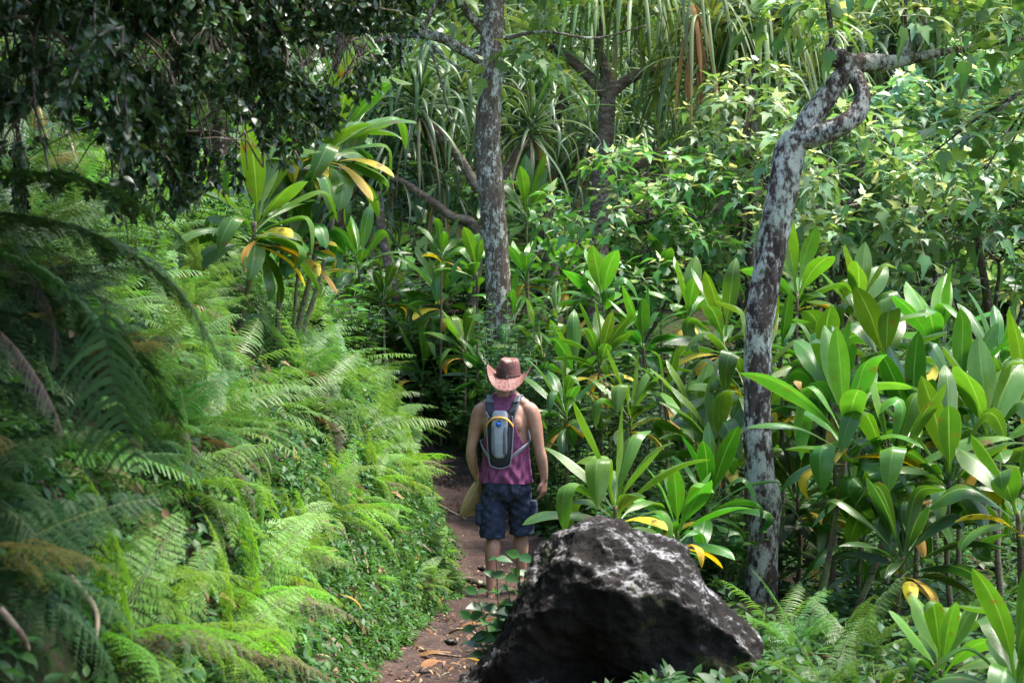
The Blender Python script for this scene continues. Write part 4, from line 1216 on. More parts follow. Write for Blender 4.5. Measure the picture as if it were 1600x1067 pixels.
# ------------------------------------------------------------------ planting: ti plants
TIG = 'ti plants'
for a in (
    (962, 806, 9.6, 1.0, 11, 'large bright ti plant fanning its leaves directly above the boulder', 205, (320,), (R(4), R(4)), 0),
    (1322, 700, 10.4, 1.05, 11, 'tall ti plant with upright pale striped leaves on a slanting stem by the mottled trunk', 100, (250, 340), (0, R(4)), -.20),
    (1392, 760, 10.3, 1.0, 6, 'ti plant spreading over the second slanting bare stem', 20, (300, 15), (0, R(8)), -.30),
    (1548, 700, 10.9, 1.05, 2, 'broad upright ti plant at the right edge with a yellow lower leaf', 60, (210,), (0, 0), .1),
    (1466, 560, 13.2, 1.05, 4, 'ti plant with four broad upright leaves standing under the pale bushes', 10, (), (0, 0), 0),
    (1412, 885, 9.7, .92, 5, 'low dark ti plant with an orange folded leaf hanging at its base', 45, (300,), (0, 0), -.05),
    (1165, 612, 12.2, 1.0, 6, 'greyish ti plant leaning out from just left of the mottled trunk', 150, (190, 230), (0, R(-8)), 0),
    (1074, 500, 15.0, .90, 4, 'lime ti plant with short upright leaves left of the mottled trunk', 80, (280,), (0, 0), 0),
    (942, 478, 15.6, .92, 2, 'ti plant with one tall narrow leaf below the pale bush', 120, (215,), (0, 0), .05),
    (936, 572, 14.2, .80, 1, 'ti plant with several yellow leaves right above the hat', 70, (250, 300, 350, 200), (0, 0), 0),
    (690, 472, 20.5, 1.2, 2, 'ti plant with two orange leaves at its base standing left of the lichen trunk', 20, (190, 265, 230), (0, 0), -.02),
    (728, 552, 19.5, 1.0, 0, 'ti plant behind the hat, below the orange leaved one', 140, (), (0, R(6)), 0),
    (770, 598, 18.6, 1.1, 5, 'dark ti plant rising directly behind the hiker\'s hat', 0, (), (0, R(-5)), 0),
    (822, 440, 18.0, .85, 4, 'small upright ti plant close right of the lichen trunk foot', 30, (340,), (0, 0), 0),
    (822, 342, 20.0, 1.15, 3, 'large ti plant high beside the lichen trunk', 200, (), (0, 0), 0),
    (398, 362, 11.4, 1.15, 6, 'big ti plant on the bank with a brown streaked leaf and long yellow leaves', 330, (270, 310, 340, 20), (R(-8), R(16)), -.15),
    (515, 240, 12.2, 1.25, 6, 'ti plant on the bank reaching its long leaves towards the lichen trunk', 350, (320, 350), (0, R(24)), -.35),
    (535, 215, 13.2, 1.05, 8, 'highest ti plant on the bank, under the dark hanging leaves', 60, (), (0, R(18)), -.4),
    (1088, 690, 12.6, .92, 2, 'ti plant with lime edged leaves between the hiker and the mottled trunk', 30, (330, 280), (0, 0), 0),
    (1040, 622, 13.4, .75, 10, 'smaller ti plant behind the lime edged one', 10, (), (0, 0), 0),
    (884, 652, 13.8, .85, 8, 'dark ti plant at the hiker\'s right shoulder', 40, (60,), (0, 0), 0),
    (1246, 470, 13.6, .95, 4, 'yellow green ti plant half hidden behind the mottled trunk', 200, (160,), (0, 0), 0),
    (598, 470, 17.4, .85, 5, 'dark ti plant behind the top edge of the fern bank', 20, (0,), (0, 0), 0),
    (1246, 790, 12.2, 1.0, 5, 'shaded ti plant with two old yellow leaves right behind the mottled trunk foot', 120, (300, 330), (0, 0), 0),
    (1105, 800, 11.0, .85, 8, 'ti plant close left of the mottled trunk foot', 150, (200,), (0, 0), 0),
    (1058, 842, 10.0, .78, 0, 'low ti plant peering over the right shoulder of the boulder', 330, (350,), (0, R(6)), 0),
    (1484, 760, 10.2, .95, 12, 'shaded ti plant between the slanting stems and the right edge', 70, (20, 200), (0, 0), .05),
    (1590, 815, 9.6, .95, 7, 'ti plant with an orange tipped leaf at the right edge', 200, (190,), (0, 0), .1),
    (1290, 585, 12.6, .95, 7, 'ti plant behind the tall striped one', 0, (), (0, 0), 0),
    (1385, 585, 12.0, .95, 9, 'ti plant with wide leaves behind the tall striped one, further right', 80, (30,), (0, 0), 0),
    (1560, 580, 12.6, .85, 8, 'ti plant behind the broad right edge one', 20, (150,), (0, 0), 0),
    (1345, 850, 11.4, .85, 8, 'deeply shaded ti plant among the slanting stems', 110, (), (0, 0), 0),
    (1290, 880, 11.9, .75, 5, 'small deeply shaded ti plant right of the mottled trunk foot', 15, (100,), (0, 0), 0),
    (1180, 690, 13.2, .85, 7, 'ti plant directly behind the mottled trunk', 50, (), (0, 0), 0),
    (1588, 1085, 6.4, .72, 3, 'bluish ti plant with glossy paddle leaves in the bottom right corner', 155, (200,), (0, 0), .02),
    (1300, 640, 11.6, .9, 2, 'ti plant wedged between the mottled trunk and the tall striped one', 300, (), (0, 0), 0),
    (1430, 690, 11.3, 1.0, 8, 'ti plant leaning behind the second slanting stem', 140, (60,), (0, 0), 0),
    (1500, 640, 11.8, .9, 12, 'ti plant left of the broad right edge one', 220, (), (0, 0), 0),
    (1600, 640, 11.6, 1.0, 2, 'ti plant cut off by the right edge', 170, (200,), (0, 0), 0),
    (1340, 500, 14.2, .95, 2, 'ti plant under the whitish bush', 70, (), (0, 0), 0),
    (1220, 560, 12.8, .8, 10, 'ti plant just right of the mottled trunk at its middle', 10, (), (0, 0), 0),
    (1130, 545, 14.0, .95, 12, 'ti plant left of the mottled trunk with leaves touching it', 55, (180,), (0, 0), 0),
    (1005, 545, 14.8, .85, 3, 'ti plant between the yellow leaved one and the lime one', 95, (), (0, 0), 0),
    (1130, 720, 11.8, .9, 2, 'ti plant low left of the mottled trunk with broad leaves', 35, (20,), (0, 0), 0),
    (870, 500, 16.2, .75, 10, 'ti plant above and right of the hat, further back', 160, (), (0, 0), 0),
    (640, 520, 21.5, 1.0, 5, 'dark ti plant above the far end of the trail', 130, (), (0, 0), 0),
    (450, 290, 12.0, 1.15, 11, 'broad leaved ti plant behind the two big ones on the bank', 190, (), (0, R(12)), -.1),
    (470, 380, 12.0, .85, 3, 'ti plant low on the bank with drooping yellow leaves', 300, (330, 280, 10), (0, R(12)), -.1),
    (660, 590, 20.4, 1.1, 12, 'ti plant low above the far end of the trail', 10, (330,), (0, 0), 0),
    (800, 520, 17.4, 1.0, 11, 'bright ti plant above and behind the hat', 330, (250,), (0, 0), 0),
    (900, 600, 15.0, .95, 12, 'ti plant in the shade above the hiker\'s right shoulder', 60, (300, 20), (0, 0), 0),
    (850, 560, 16.4, .9, 6, 'arching ti plant right above the hat brim', 15, (200,), (0, 0), 0),
    (985, 660, 13.6, .9, 11, 'ti plant halfway between the hiker and the mottled trunk', 200, (10,), (0, 0), 0),
    (560, 420, 17.8, 1.0, 12, 'dark green ti plant under the diagonal limb', 50, (), (0, 0), 0),
    (745, 430, 18.8, .9, 9, 'ti plant hugging the foot of the lichen trunk', 100, (), (0, 0), 0),
    (885, 430, 18.6, .9, 0, 'ti plant in front of the lower pale green bush', 240, (280,), (0, 0), 0),
    (1030, 440, 17.0, .9, 7, 'ti plant under the lower pale green bush', 100, (), (0, 0), 0),
    (690, 400, 20.0, .9, 10, 'small ti plant close left of the lichen trunk', 100, (), (0, 0), 0),
    (1470, 1060, 7.6, .62, 0, 'low yellowing ti plant beside the ferns at the bottom right', 75, (150, 60), (0, 0), .02),
):
    ti_plant(a[0], a[1], a[2], a[3], a[4], a[5], a[6], a[7], a[8], a[9], TIG)

# ------------------------------------------------------------------ the mottled leaning tree on the right
def mottled_tree():
    Y = 11.5
    def P(l): return [at(a, b, Y + (c[1] if len(c) > 1 else 0)) for a, b, *c in l], [c[0] * mpp(Y) / 2 * (.92 if b > 250 else .82) for a, b, *c in l]
    tr = P([(1186, 990, 66), (1188, 940, 56), (1192, 860, 51), (1196, 800, 52), (1195, 776, 58), (1187, 740, 50), (1183, 660, 46), (1184, 580, 46), (1187, 500, 48), (1200, 420, 50), (1217, 330, 52), (1232, 245, 58), (1246, 215, 56)])
    base = np.array(tr[0][0])
    t = thing('kukui_tree', 'leaning white mottled tree that forks beneath its crown of large pale leaves', 'tree', base)
    mb = MB(); tube(mb, tr[0], tr[1], 110, 22, rough=.085, seed=3)
    mb.build('trunk', M['bark'], t)
    for l in ([(1240, 235, 46), (1264, 190, 44), (1300, 140, 39), (1334, 104, 37), (1362, 98, 36, .05), (1400, 97, 26, .1), (1460, 84, 17, .1), (1525, 74, 11, .15), (1600, 60, 7, .2)],
              [(1243, 222, 46), (1272, 214, 43, -.05), (1312, 198, 40, -.1), (1340, 176, 36, -.1), (1348, 148, 31, -.08), (1336, 116, 28, -.02)],
              [(1345, 100, 26), (1312, 92, 40), (1298, 78, 22), (1300, 60, 12), (1290, -20, 9)],
              [(1405, 97, 22, .1), (1418, 60, 18, .1), (1412, 10, 15, .1), (1420, -60, 12, .1)],
              [(1420, 92, 18, .1), (1440, 40, 20, .15), (1432, 0, 17, .2), (1460, -60, 12, .2)]):
        p, r = P(l); mb = MB(); tube(mb, p, r, 50, 16, rough=.09, seed=l[0][0]); mb.build('branch', M['bark'], t)
    mb = MB()
    cl = []
    for a, b, dy, r in ((1260, 40, .1, .22), (1330, 20, -.1, .30), (1230, 0, .3, .30), (1425, -10, -.2, .34), (1510, 5, .1, .34), (1570, 20, -.1, .40), (1580, 110, .2, .30), (1650, 20, 0, .4),
                        (1450, 245, .2, .2), (1510, 220, -.1, .22), (1575, 235, .1, .24), (1540, 265, .2, .18), (1600, 180, .2, .25)):
        c = at(a, b, Y + dy); cl.append((*c, r))
    C, D = crown_points(cl, 24)
    sprays(mb, C, D, 8, .13, .135, (.125, .22, .058), T_LOBE, (.50, .54, .32), droop=.32)
    mb.build('crown', M['kukui'], t)
    mb = MB()
    for c in cl[8:]:
        tube(mb, [at(1650, 120, Y + .3), (at(1650, 120, Y) + np.array(c[:3])) / 2 + (0, 0, .06), np.array(c[:3])], [.02, .012, .005], 16, 6, rough=.08)
    mb.build('branch', M['bark_dark'], t)
mottled_tree()

def lichen_tree():
    Y = 17.2
    def P(l): return [at(a, b, Y + (c[1] if len(c) > 1 else 0)) for a, b, *c in l], [c[0] * mpp(Y) / 2 * .92 for a, b, *c in l]
    tr = P([(782, 540, 48), (779, 470, 44), (776, 390, 42), (768, 310, 45), (762, 220, 43), (766, 130, 40), (768, 60, 38), (772, 0, 34), (765, -100, 30), (770, -220, 22)])
    t = thing('lichen_tree', 'upright tree with lichen spotted trunk rising behind the hiker', 'tree', tr[0][0])
    mb = MB(); tube(mb, tr[0], tr[1], 80, 18, rough=.06, seed=9); mb.build('trunk', M['bark_speck'], t)
    for l in ([(755, 95, 24), (722, 78, 19), (690, 60, 18), (655, 54, 15), (615, 58, 11), (585, 66, 7)], [(660, 55, 13), (668, 30, 10), (690, -10, 7)], [(768, 60, 22), (735, 25, 15), (700, -30, 10)],
              [(668, 66, 6), (720, 108, 4), (790, 130, 3), (850, 165, 1.5)], [(790, 60, 8), (850, 50, 5), (930, 60, 4), (1010, 40, 2)], [(672, 75, 5), (692, 140, 3), (708, 210, 1.6)], [(770, 20, 20), (810, -40, 14)]):
        p, r = P(l); mb = MB(); tube(mb, p, r, 34, 9, rough=.10, seed=l[0][0]); mb.build('branch', M['bark_speck'], t)
    mb = MB()
    cl = [(*at(a, b, Y + dy), r) for a, b, dy, r in ((815, 95, -.3, .24), (780, 115, -.4, .18), (850, 120, -.2, .20), (835, 60, 0, .25), (720, 15, .1, .3), (640, 5, .2, .3), (880, 15, .2, .35), (790, -60, 0, .7), (650, -90, 0, .7), (920, -80, 0, .7))]
    C, D = crown_points(cl, 15)
    sprays(mb, C, D, 7, .11, .15, (.085, .20, .04), T_LOBE, (.30, .36, .15), droop=.6)
    mb.build('crown', M['kukui'], t)
lichen_tree()

# ------------------------------------------------------------------ pale kukui bushes on the right
def bush(label, base, clumps, Y, col, ls=.155, per=13, young=(.60, .68, .50)):
    b = at(*base, Y); b[2] = gz(b[0], b[1])
    cl = [(*at(a, c, Y + dy), r) for a, c, dy, r in clumps]
    top = np.mean([c[:3] for c in cl], 0)
    leafy_tree('kukui_bush', label, 'bush', [([b - (0, 0, .2), (b + top) / 2 + rv(1, .1)[0], top], [.07, .05, .03])], cl, per, 8, .12, ls, col, T_LOBE, young, group='pale leaved bushes behind the ti plants', twig=.014)

PALE = (.138, .245, .085)
bush('lower pale green bush between the lichen trunk and the mottled trunk', (990, 520), ((960, 330, 0, .62), (1040, 310, .2, .62), (1100, 340, 0, .55), (920, 400, .2, .5), (1000, 400, -.3, .6), (1080, 420, -.1, .55), (900, 350, .4, .45), (1130, 290, .4, .5), (1010, 270, .5, .4)), 17.4, (.085, .235, .05), .135)
bush('pale bush with whitish young leaves close behind the fork of the mottled trunk', (1180, 520), ((1180, 230, 0, .6), (1140, 200, .5, .55), (1200, 300, -.2, .55), (1180, 150, .5, .5), (1250, 330, 0, .6), (1110, 250, .3, .45), (1160, 350, 0, .45)), 17.8, PALE, .15)
bush('whitish bush under the arching fork of the mottled trunk', (1320, 540), ((1290, 270, 0, .6), (1340, 330, -.2, .65), (1300, 390, -.3, .5), (1390, 380, 0, .55), (1350, 250, .4, .55), (1260, 370, .2, .5)), 15.6, PALE, .15)
bush('wide pale bush beneath the hanging crown at the right edge', (1520, 560), ((1450, 340, 0, .65), (1520, 330, -.2, .7), (1590, 320, 0, .7), (1480, 420, -.2, .6), (1560, 410, -.2, .65), (1620, 420, .1, .6), (1430, 270, .5, .5), (1540, 260, .5, .5)), 15.2, (.105, .235, .08), .15)
bush('tall grey green bush behind the hanging crown', (1480, 420), ((1420, 200, 0, .8), (1500, 160, 0, .8), (1580, 170, .3, .8), (1460, 260, -.4, .7), (1360, 200, .3, .55), (1620, 240, 0, .8)), 20.5, (.10, .215, .10), .17)

# ------------------------------------------------------------------ screw pines
def sp(label, Y, trunk, branches, heads):
    def P(l): return [at(a, b, Y + (c[1] if len(c) > 1 else 0)) for a, b, *c in l], [c[0] * mpp(Y) / 2 * .6 for a, b, *c in l]
    limbs = [P(trunk)] + [P(b) for b in branches]
    g = limbs[0][0][0]; g[2] = min(g[2], gz(g[0], g[1]) - .1)
    screw_pine(label, limbs, [(at(a, b, Y + dy), s, v, (R(tx), R(ty))) for a, b, dy, s, v, tx, ty in heads], 'screw pines at the back')

sp('screw pine with a forking trunk and long hanging leaves', 22.5,
   [(930, 420, 56), (938, 300, 50), (946, 210, 44), (950, 140, 40), (945, 100, 30)],
   [[(948, 150, 34), (910, 110, 28), (880, 85, 24), (860, 70, 22)], [(948, 150, 34), (990, 120, 27), (1040, 105, 24), (1090, 90, 20)], [(945, 110, 28), (935, 70, 24), (945, 20, 22)], [(945, 270, 32), (1000, 255, 28), (1060, 235, 24), (1110, 215, 22)], [(935, 300, 24), (960, 270, 22), (1030, 235, 20)]],
   [(1000, 15, -.6, 1.05, 5, 8, 5), (905, 15, -.5, 1.0, 6, 5, -5), (960, -20, 0, 1.2, 3, 0, 0), (1080, 110, -.6, 1.0, 5, 0, 5), (1055, -10, -.3, 1.1, 6, 5, 0), (860, 70, 0, 1.0, 1, 0, -30), (1110, 200, .3, 1.0, 1, 0, 20), (1030, 130, .5, 1.0, 2, 0, 0)])
sp('screw pine at the top right whose leaves hang over the pale bushes', 21.5,
   [(1180, 420, 50), (1175, 260, 44), (1170, 120, 40), (1165, 40, 34)],
   [[(1170, 120, 34), (1120, 60, 28), (1100, 10, 24)], [(1170, 120, 34), (1220, 60, 28), (1250, 10, 24)]],
   [(1165, 10, 0, 1.2, 0, 10, 0), (1110, 30, -.6, 1.05, 6, 5, -5), (1190, 60, -.5, 1.0, 5, 0, 0), (1240, 30, -.2, 1.15, 1, 10, 15), (1200, 120, .3, 1.1, 2, 0, 0), (1130, 120, -.3, 1.05, 0, 10, 0), (1270, 130, .3, 1.1, 1, 0, 10)])
sp('dark screw pine left of the lichen trunk with leaning limbs', 20.5,
   [(700, 470, 34), (748, 385, 26), (700, 335, 22), (650, 298, 20), (608, 274, 18)],
   [[(748, 300, 26), (720, 250, 24), (690, 215, 22), (665, 190, 22)], [(760, 330, 26), (800, 250, 24), (830, 215, 24)], [(620, 470, 24), (600, 380, 24), (590, 300, 22)]],
   [(655, 170, 0, 1.05, 4, 0, -10), (600, 255, .3, 1.0, 4, 0, -20), (830, 205, 0, 1.0, 4, 0, 10), (620, 150, .6, 1.1, 2, 0, 0), (720, 150, .6, 1.1, 2, 0, 0), (580, 330, .5, .9, 4, 0, 0), (690, 280, .8, .9, 4, 0, 0)])
sp('dark screw pine between the lichen trunk and the forking one', 24.5,
   [(870, 420, 40), (850, 300, 36), (830, 240, 32), (815, 200, 30)],
   [[(850, 290, 30), (890, 250, 26), (920, 235, 24)], [(835, 250, 28), (870, 180, 24), (880, 140, 22)]],
   [(810, 190, 0, 1.15, 4, 0, -10), (925, 225, 0, 1.05, 4, 0, 10), (880, 130, 0, 1.15, 2, 0, 0), (800, 90, .5, 1.2, 2, 0, 0), (880, 300, 0, .95, 4, 0, 0), (760, 200, 1, 1.2, 4, 0, 0)])
sp('screw pine far back at the top right', 28,
   [(1380, 330, 36), (1390, 200, 32), (1400, 80, 28)], [[(1395, 150, 26), (1450, 60, 22)], [(1395, 150, 26), (1320, 70, 22)]],
   [(1400, 60, 0, 1.4, 2, 0, 0), (1460, 40, 0, 1.4, 1, 0, 0), (1310, 50, 0, 1.4, 1, 0, 0), (1340, 150, 0, 1.3, 2, 0, 0), (1240, 60, .5, 1.4, 2, 0, 0), (1500, 120, 0, 1.4, 2, 0, 0)])
sp('screw pine far back, right of the hanging dead leaf', 27,
   [(1120, 330, 36), (1130, 200, 32), (1135, 80, 28)], [[(1130, 160, 26), (1060, 90, 22)], [(1130, 160, 26), (1200, 150, 22)]],
   [(1135, 50, 0, 1.4, 1, 0, 0), (1050, 70, 0, 1.4, 2, 0, 0), (1210, 130, 0, 1.3, 2, 0, 0), (1120, 200, 0, 1.2, 2, 0, 0), (990, 190, 0, 1.2, 2, 0, 0), (1210, 20, 0, 1.4, 1, 0, 0)])
# brown dead head hanging
t = thing('dead_leaf_cluster', 'brown dead strap leaves hanging in a bunch at the top', 'dead leaves', at(1090, 20, 20.6))
for k in range(14):
    mb = MB(); P = arc_curve(at(1090 + random.uniform(-8, 8), 15 + random.uniform(-10, 25), 20.6), random.uniform(0, 6.28), R(-60), R(-89), random.uniform(.8, 1.6), 12, .4)
    ribbon(mb, P, random.uniform(.015, .034) * np.clip((1 - np.linspace(0, 1, 12)) * 3, .15, 1), np.array((1., .3, 0)), 2, .5, .2, 5, k, np.array((.34, .17, .07)) * random.uniform(.6, 1.3)); mb.build('dead_leaf', M['dead'], t)

# ------------------------------------------------------------------ background trees and far wood
for k, (px, Y, h, s, c, lab) in enumerate((
    (120, 21, 6.5, 1.5, (.055, .140, .028), 'leafy green tree behind the bank at the far left'), (330, 24, 7, 1.6, (.050, .130, .028), 'leafy green tree behind the bank under the dark hanging leaves'),
    (520, 27, 8, 1.7, (.045, .115, .028), 'leafy tree behind the highest ti plant on the bank'), (680, 31, 8.5, 1.7, (.040, .100, .03), 'dim leafy tree behind the dark leaning screw pine'),
    (880, 33, 9, 1.8, (.048, .120, .03), 'leafy tree far behind the forking screw pine'), (1080, 35, 9.5, 1.8, (.055, .125, .04), 'leafy tree far behind the brown hanging leaves'),
    (1290, 34, 9.5, 1.8, (.070, .150, .05), 'grey green tree far behind the fork of the mottled trunk'), (1480, 32, 9.0, 1.8, (.070, .155, .06), 'grey green tree far behind the hanging crown'), (1650, 28, 8.5, 1.8, (.070, .155, .05), 'grey green tree far back at the right edge'))):
    x = at(px, 500, Y)[0]; z = gz(x, Y)
    cl = []
    for q_ in range(9):
        a = q_ * GA
        cl.append((x + math.cos(a) * s * .75 * random.uniform(.4, 1.1), Y + math.sin(a) * s * .6, z + h * random.uniform(.25, .95), s * random.uniform(.45, .7)))
    leafy_tree('background_tree', lab, 'tree', [([(x, Y, z - .2), (x + .1, Y, z + h * .5), (x, Y, z + h * .9)], [.16, .12, .05])], cl, 9, 7, .12, .21, c, T_ELLW, None, mat='small', group='trees behind the trail', twig=.03)

mb = MB()
K = 15000
xx = RNG.uniform(-30, 30, K); yy_ = RNG.uniform(26, 62, K)
keep = np.abs(xx) < yy_ * .45 + 3; xx, yy_ = xx[keep], yy_[keep]
C = np.stack([xx, yy_, ground_z(xx, yy_) + RNG.uniform(0, 1.6, len(xx)) ** 2], -1)
sprays(mb, C, norm(np.array((0, -.5, 1.)) + rv(len(C), .4)), 6, .18, .36, (.050, .115, .034), T_ELLW, None, petiole=False, a=.35)
tag(mb.build('distant_wood', M['small']), 'dense leafy wood covering the slope at the back', 'woods', None, 'stuff')

# ------------------------------------------------------------------ fern bank
random.seed(21)
def bank_x(y, s): return float(np.interp(y, PY, PXL)) - s
cnt = 0
for y in np.arange(3.4, 19, .36):
    for s in np.arange(.06, 2.9, .33):
        yy2 = y + random.uniform(-.2, .2); s2 = s + random.uniform(-.15, .15)
        if s2 < (.16 if yy2 < 9.6 else .42 if yy2 < 13.6 else .3): continue     # the low green edge has few ferns
        x = bank_x(yy2, s2); z = gz(x, yy2)
        u = 800 + x / yy2 * F_PX; vpx = 600 - (z - 1.6) / yy2 * F_PX
        if u < -120 or vpx > 1150: continue
    
        if random.random() < .22: continue
        near = yy2 < 8.2
        if cnt > 235: continue
        cnt += 1
        if u < 150 and vpx > 520 and random.random() < .5: continue
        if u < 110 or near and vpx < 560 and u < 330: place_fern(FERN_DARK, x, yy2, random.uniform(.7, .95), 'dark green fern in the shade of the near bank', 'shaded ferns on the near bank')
        elif vpx > 720: place_fern(FERN_LIME, x, yy2, random.uniform(.6, 1.0), 'bright lime feathery fern on the lower bank', 'feathery ferns on the lower bank')
        elif random.random() < .3: place_fern(FERN_LACY, x, yy2, random.uniform(.65, .95), 'fine lacy fern among the upper bank ferns', 'lacy ferns on the upper bank')
        else: place_fern(FERN_SWORD, x, yy2, random.uniform(.65, 1.0), 'light green sword shaped fern arching from the upper bank', 'arching ferns on the upper bank')
for k in range(38):
    y = random.uniform(8.6, 15.5); x = bank_x(y, random.uniform(.08, .6))
    place_fern(FERN_LIME + FERN_LACY, x, y, random.uniform(.28, .48), 'small young fern low on the trail side of the bank', 'small ferns low on the trail side')
# ferns around the boulder and the right foot
for px, Y, s, lab, ms in ((1165, 8.0, .55, 'small lime fern growing against the right side of the boulder', FERN_LIME), (1250, 8.6, .8, 'lacy fern right of the boulder', FERN_LACY), (1330, 8.4, .85, 'wide lacy fern below the slanting stems', FERN_LACY),
                          (1210, 9.4, .7, 'pale fern between the boulder and the mottled trunk', FERN_SWORD), (1475, 9.2, .5, 'dark upright fern below the orange folded leaf', FERN_DARK), (1290, 7.4, .7, 'nearest lacy fern at the bottom right', FERN_LACY)):
    place_fern(ms, at(px, 600, Y)[0], Y, s, lab, None, lean=.1)

# near, dark fronds that hang in from the left
def lone_frond(label, pts_base, az, e0, e1, L, wd, npair, col, mat, p=1.2, droop=.35, kind=0, dead=False):
    mb = MB(); frond(mb, pts_base, az, e0, e1, L, wd, npair, col, kind, p, droop, False, (.05, .045, .02) if not dead else (.12, .07, .05), .05, .27)
    o = mb.build('fern_frond', M[mat]); return tag(o, label, 'fern frond')
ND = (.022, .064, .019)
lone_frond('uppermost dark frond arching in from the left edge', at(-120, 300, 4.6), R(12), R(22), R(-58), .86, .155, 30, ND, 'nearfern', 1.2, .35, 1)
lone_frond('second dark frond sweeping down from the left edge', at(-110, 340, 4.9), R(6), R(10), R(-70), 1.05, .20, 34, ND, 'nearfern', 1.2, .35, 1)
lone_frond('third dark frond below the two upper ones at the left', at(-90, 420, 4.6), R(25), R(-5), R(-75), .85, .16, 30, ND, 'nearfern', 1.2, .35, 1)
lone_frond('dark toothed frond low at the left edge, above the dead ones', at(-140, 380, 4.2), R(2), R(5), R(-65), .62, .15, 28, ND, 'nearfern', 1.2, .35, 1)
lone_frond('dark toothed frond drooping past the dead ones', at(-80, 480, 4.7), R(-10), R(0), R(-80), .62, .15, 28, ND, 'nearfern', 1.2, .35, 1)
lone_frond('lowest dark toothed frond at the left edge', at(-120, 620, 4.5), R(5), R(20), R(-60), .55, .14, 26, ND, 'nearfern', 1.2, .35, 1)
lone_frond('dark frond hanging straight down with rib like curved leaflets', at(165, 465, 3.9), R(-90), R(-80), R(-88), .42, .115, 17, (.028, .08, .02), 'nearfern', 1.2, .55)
lone_frond('bright frond crossing below the hanging one', at(20, 720, 5.4), R(5), R(12), R(-35), .62, .085, 30, (.085, .21, .03), 'fern', 1.4, .4)
lone_frond('grey dead frond drooping at the left edge', at(-30, 390, 4.4), R(-20), R(-15), R(-75), .5, .026, 42, (.13, .10, .092), 'dead', 1.2, 2.0, 0, True)
lone_frond('long grey dead frond hanging below the other dead one', at(-20, 500, 4.5), R(-30), R(-30), R(-80), .42, .026, 38, (.13, .10, .092), 'dead', 1.2, 2.0, 0, True)
lone_frond('dead frond lying over the bright ferns above the path', hit(250, 480, .35), R(5), R(15), R(-60), .55, .06, 22, (.24, .17, .13), 'dead', 1.2, .8, 0, True)

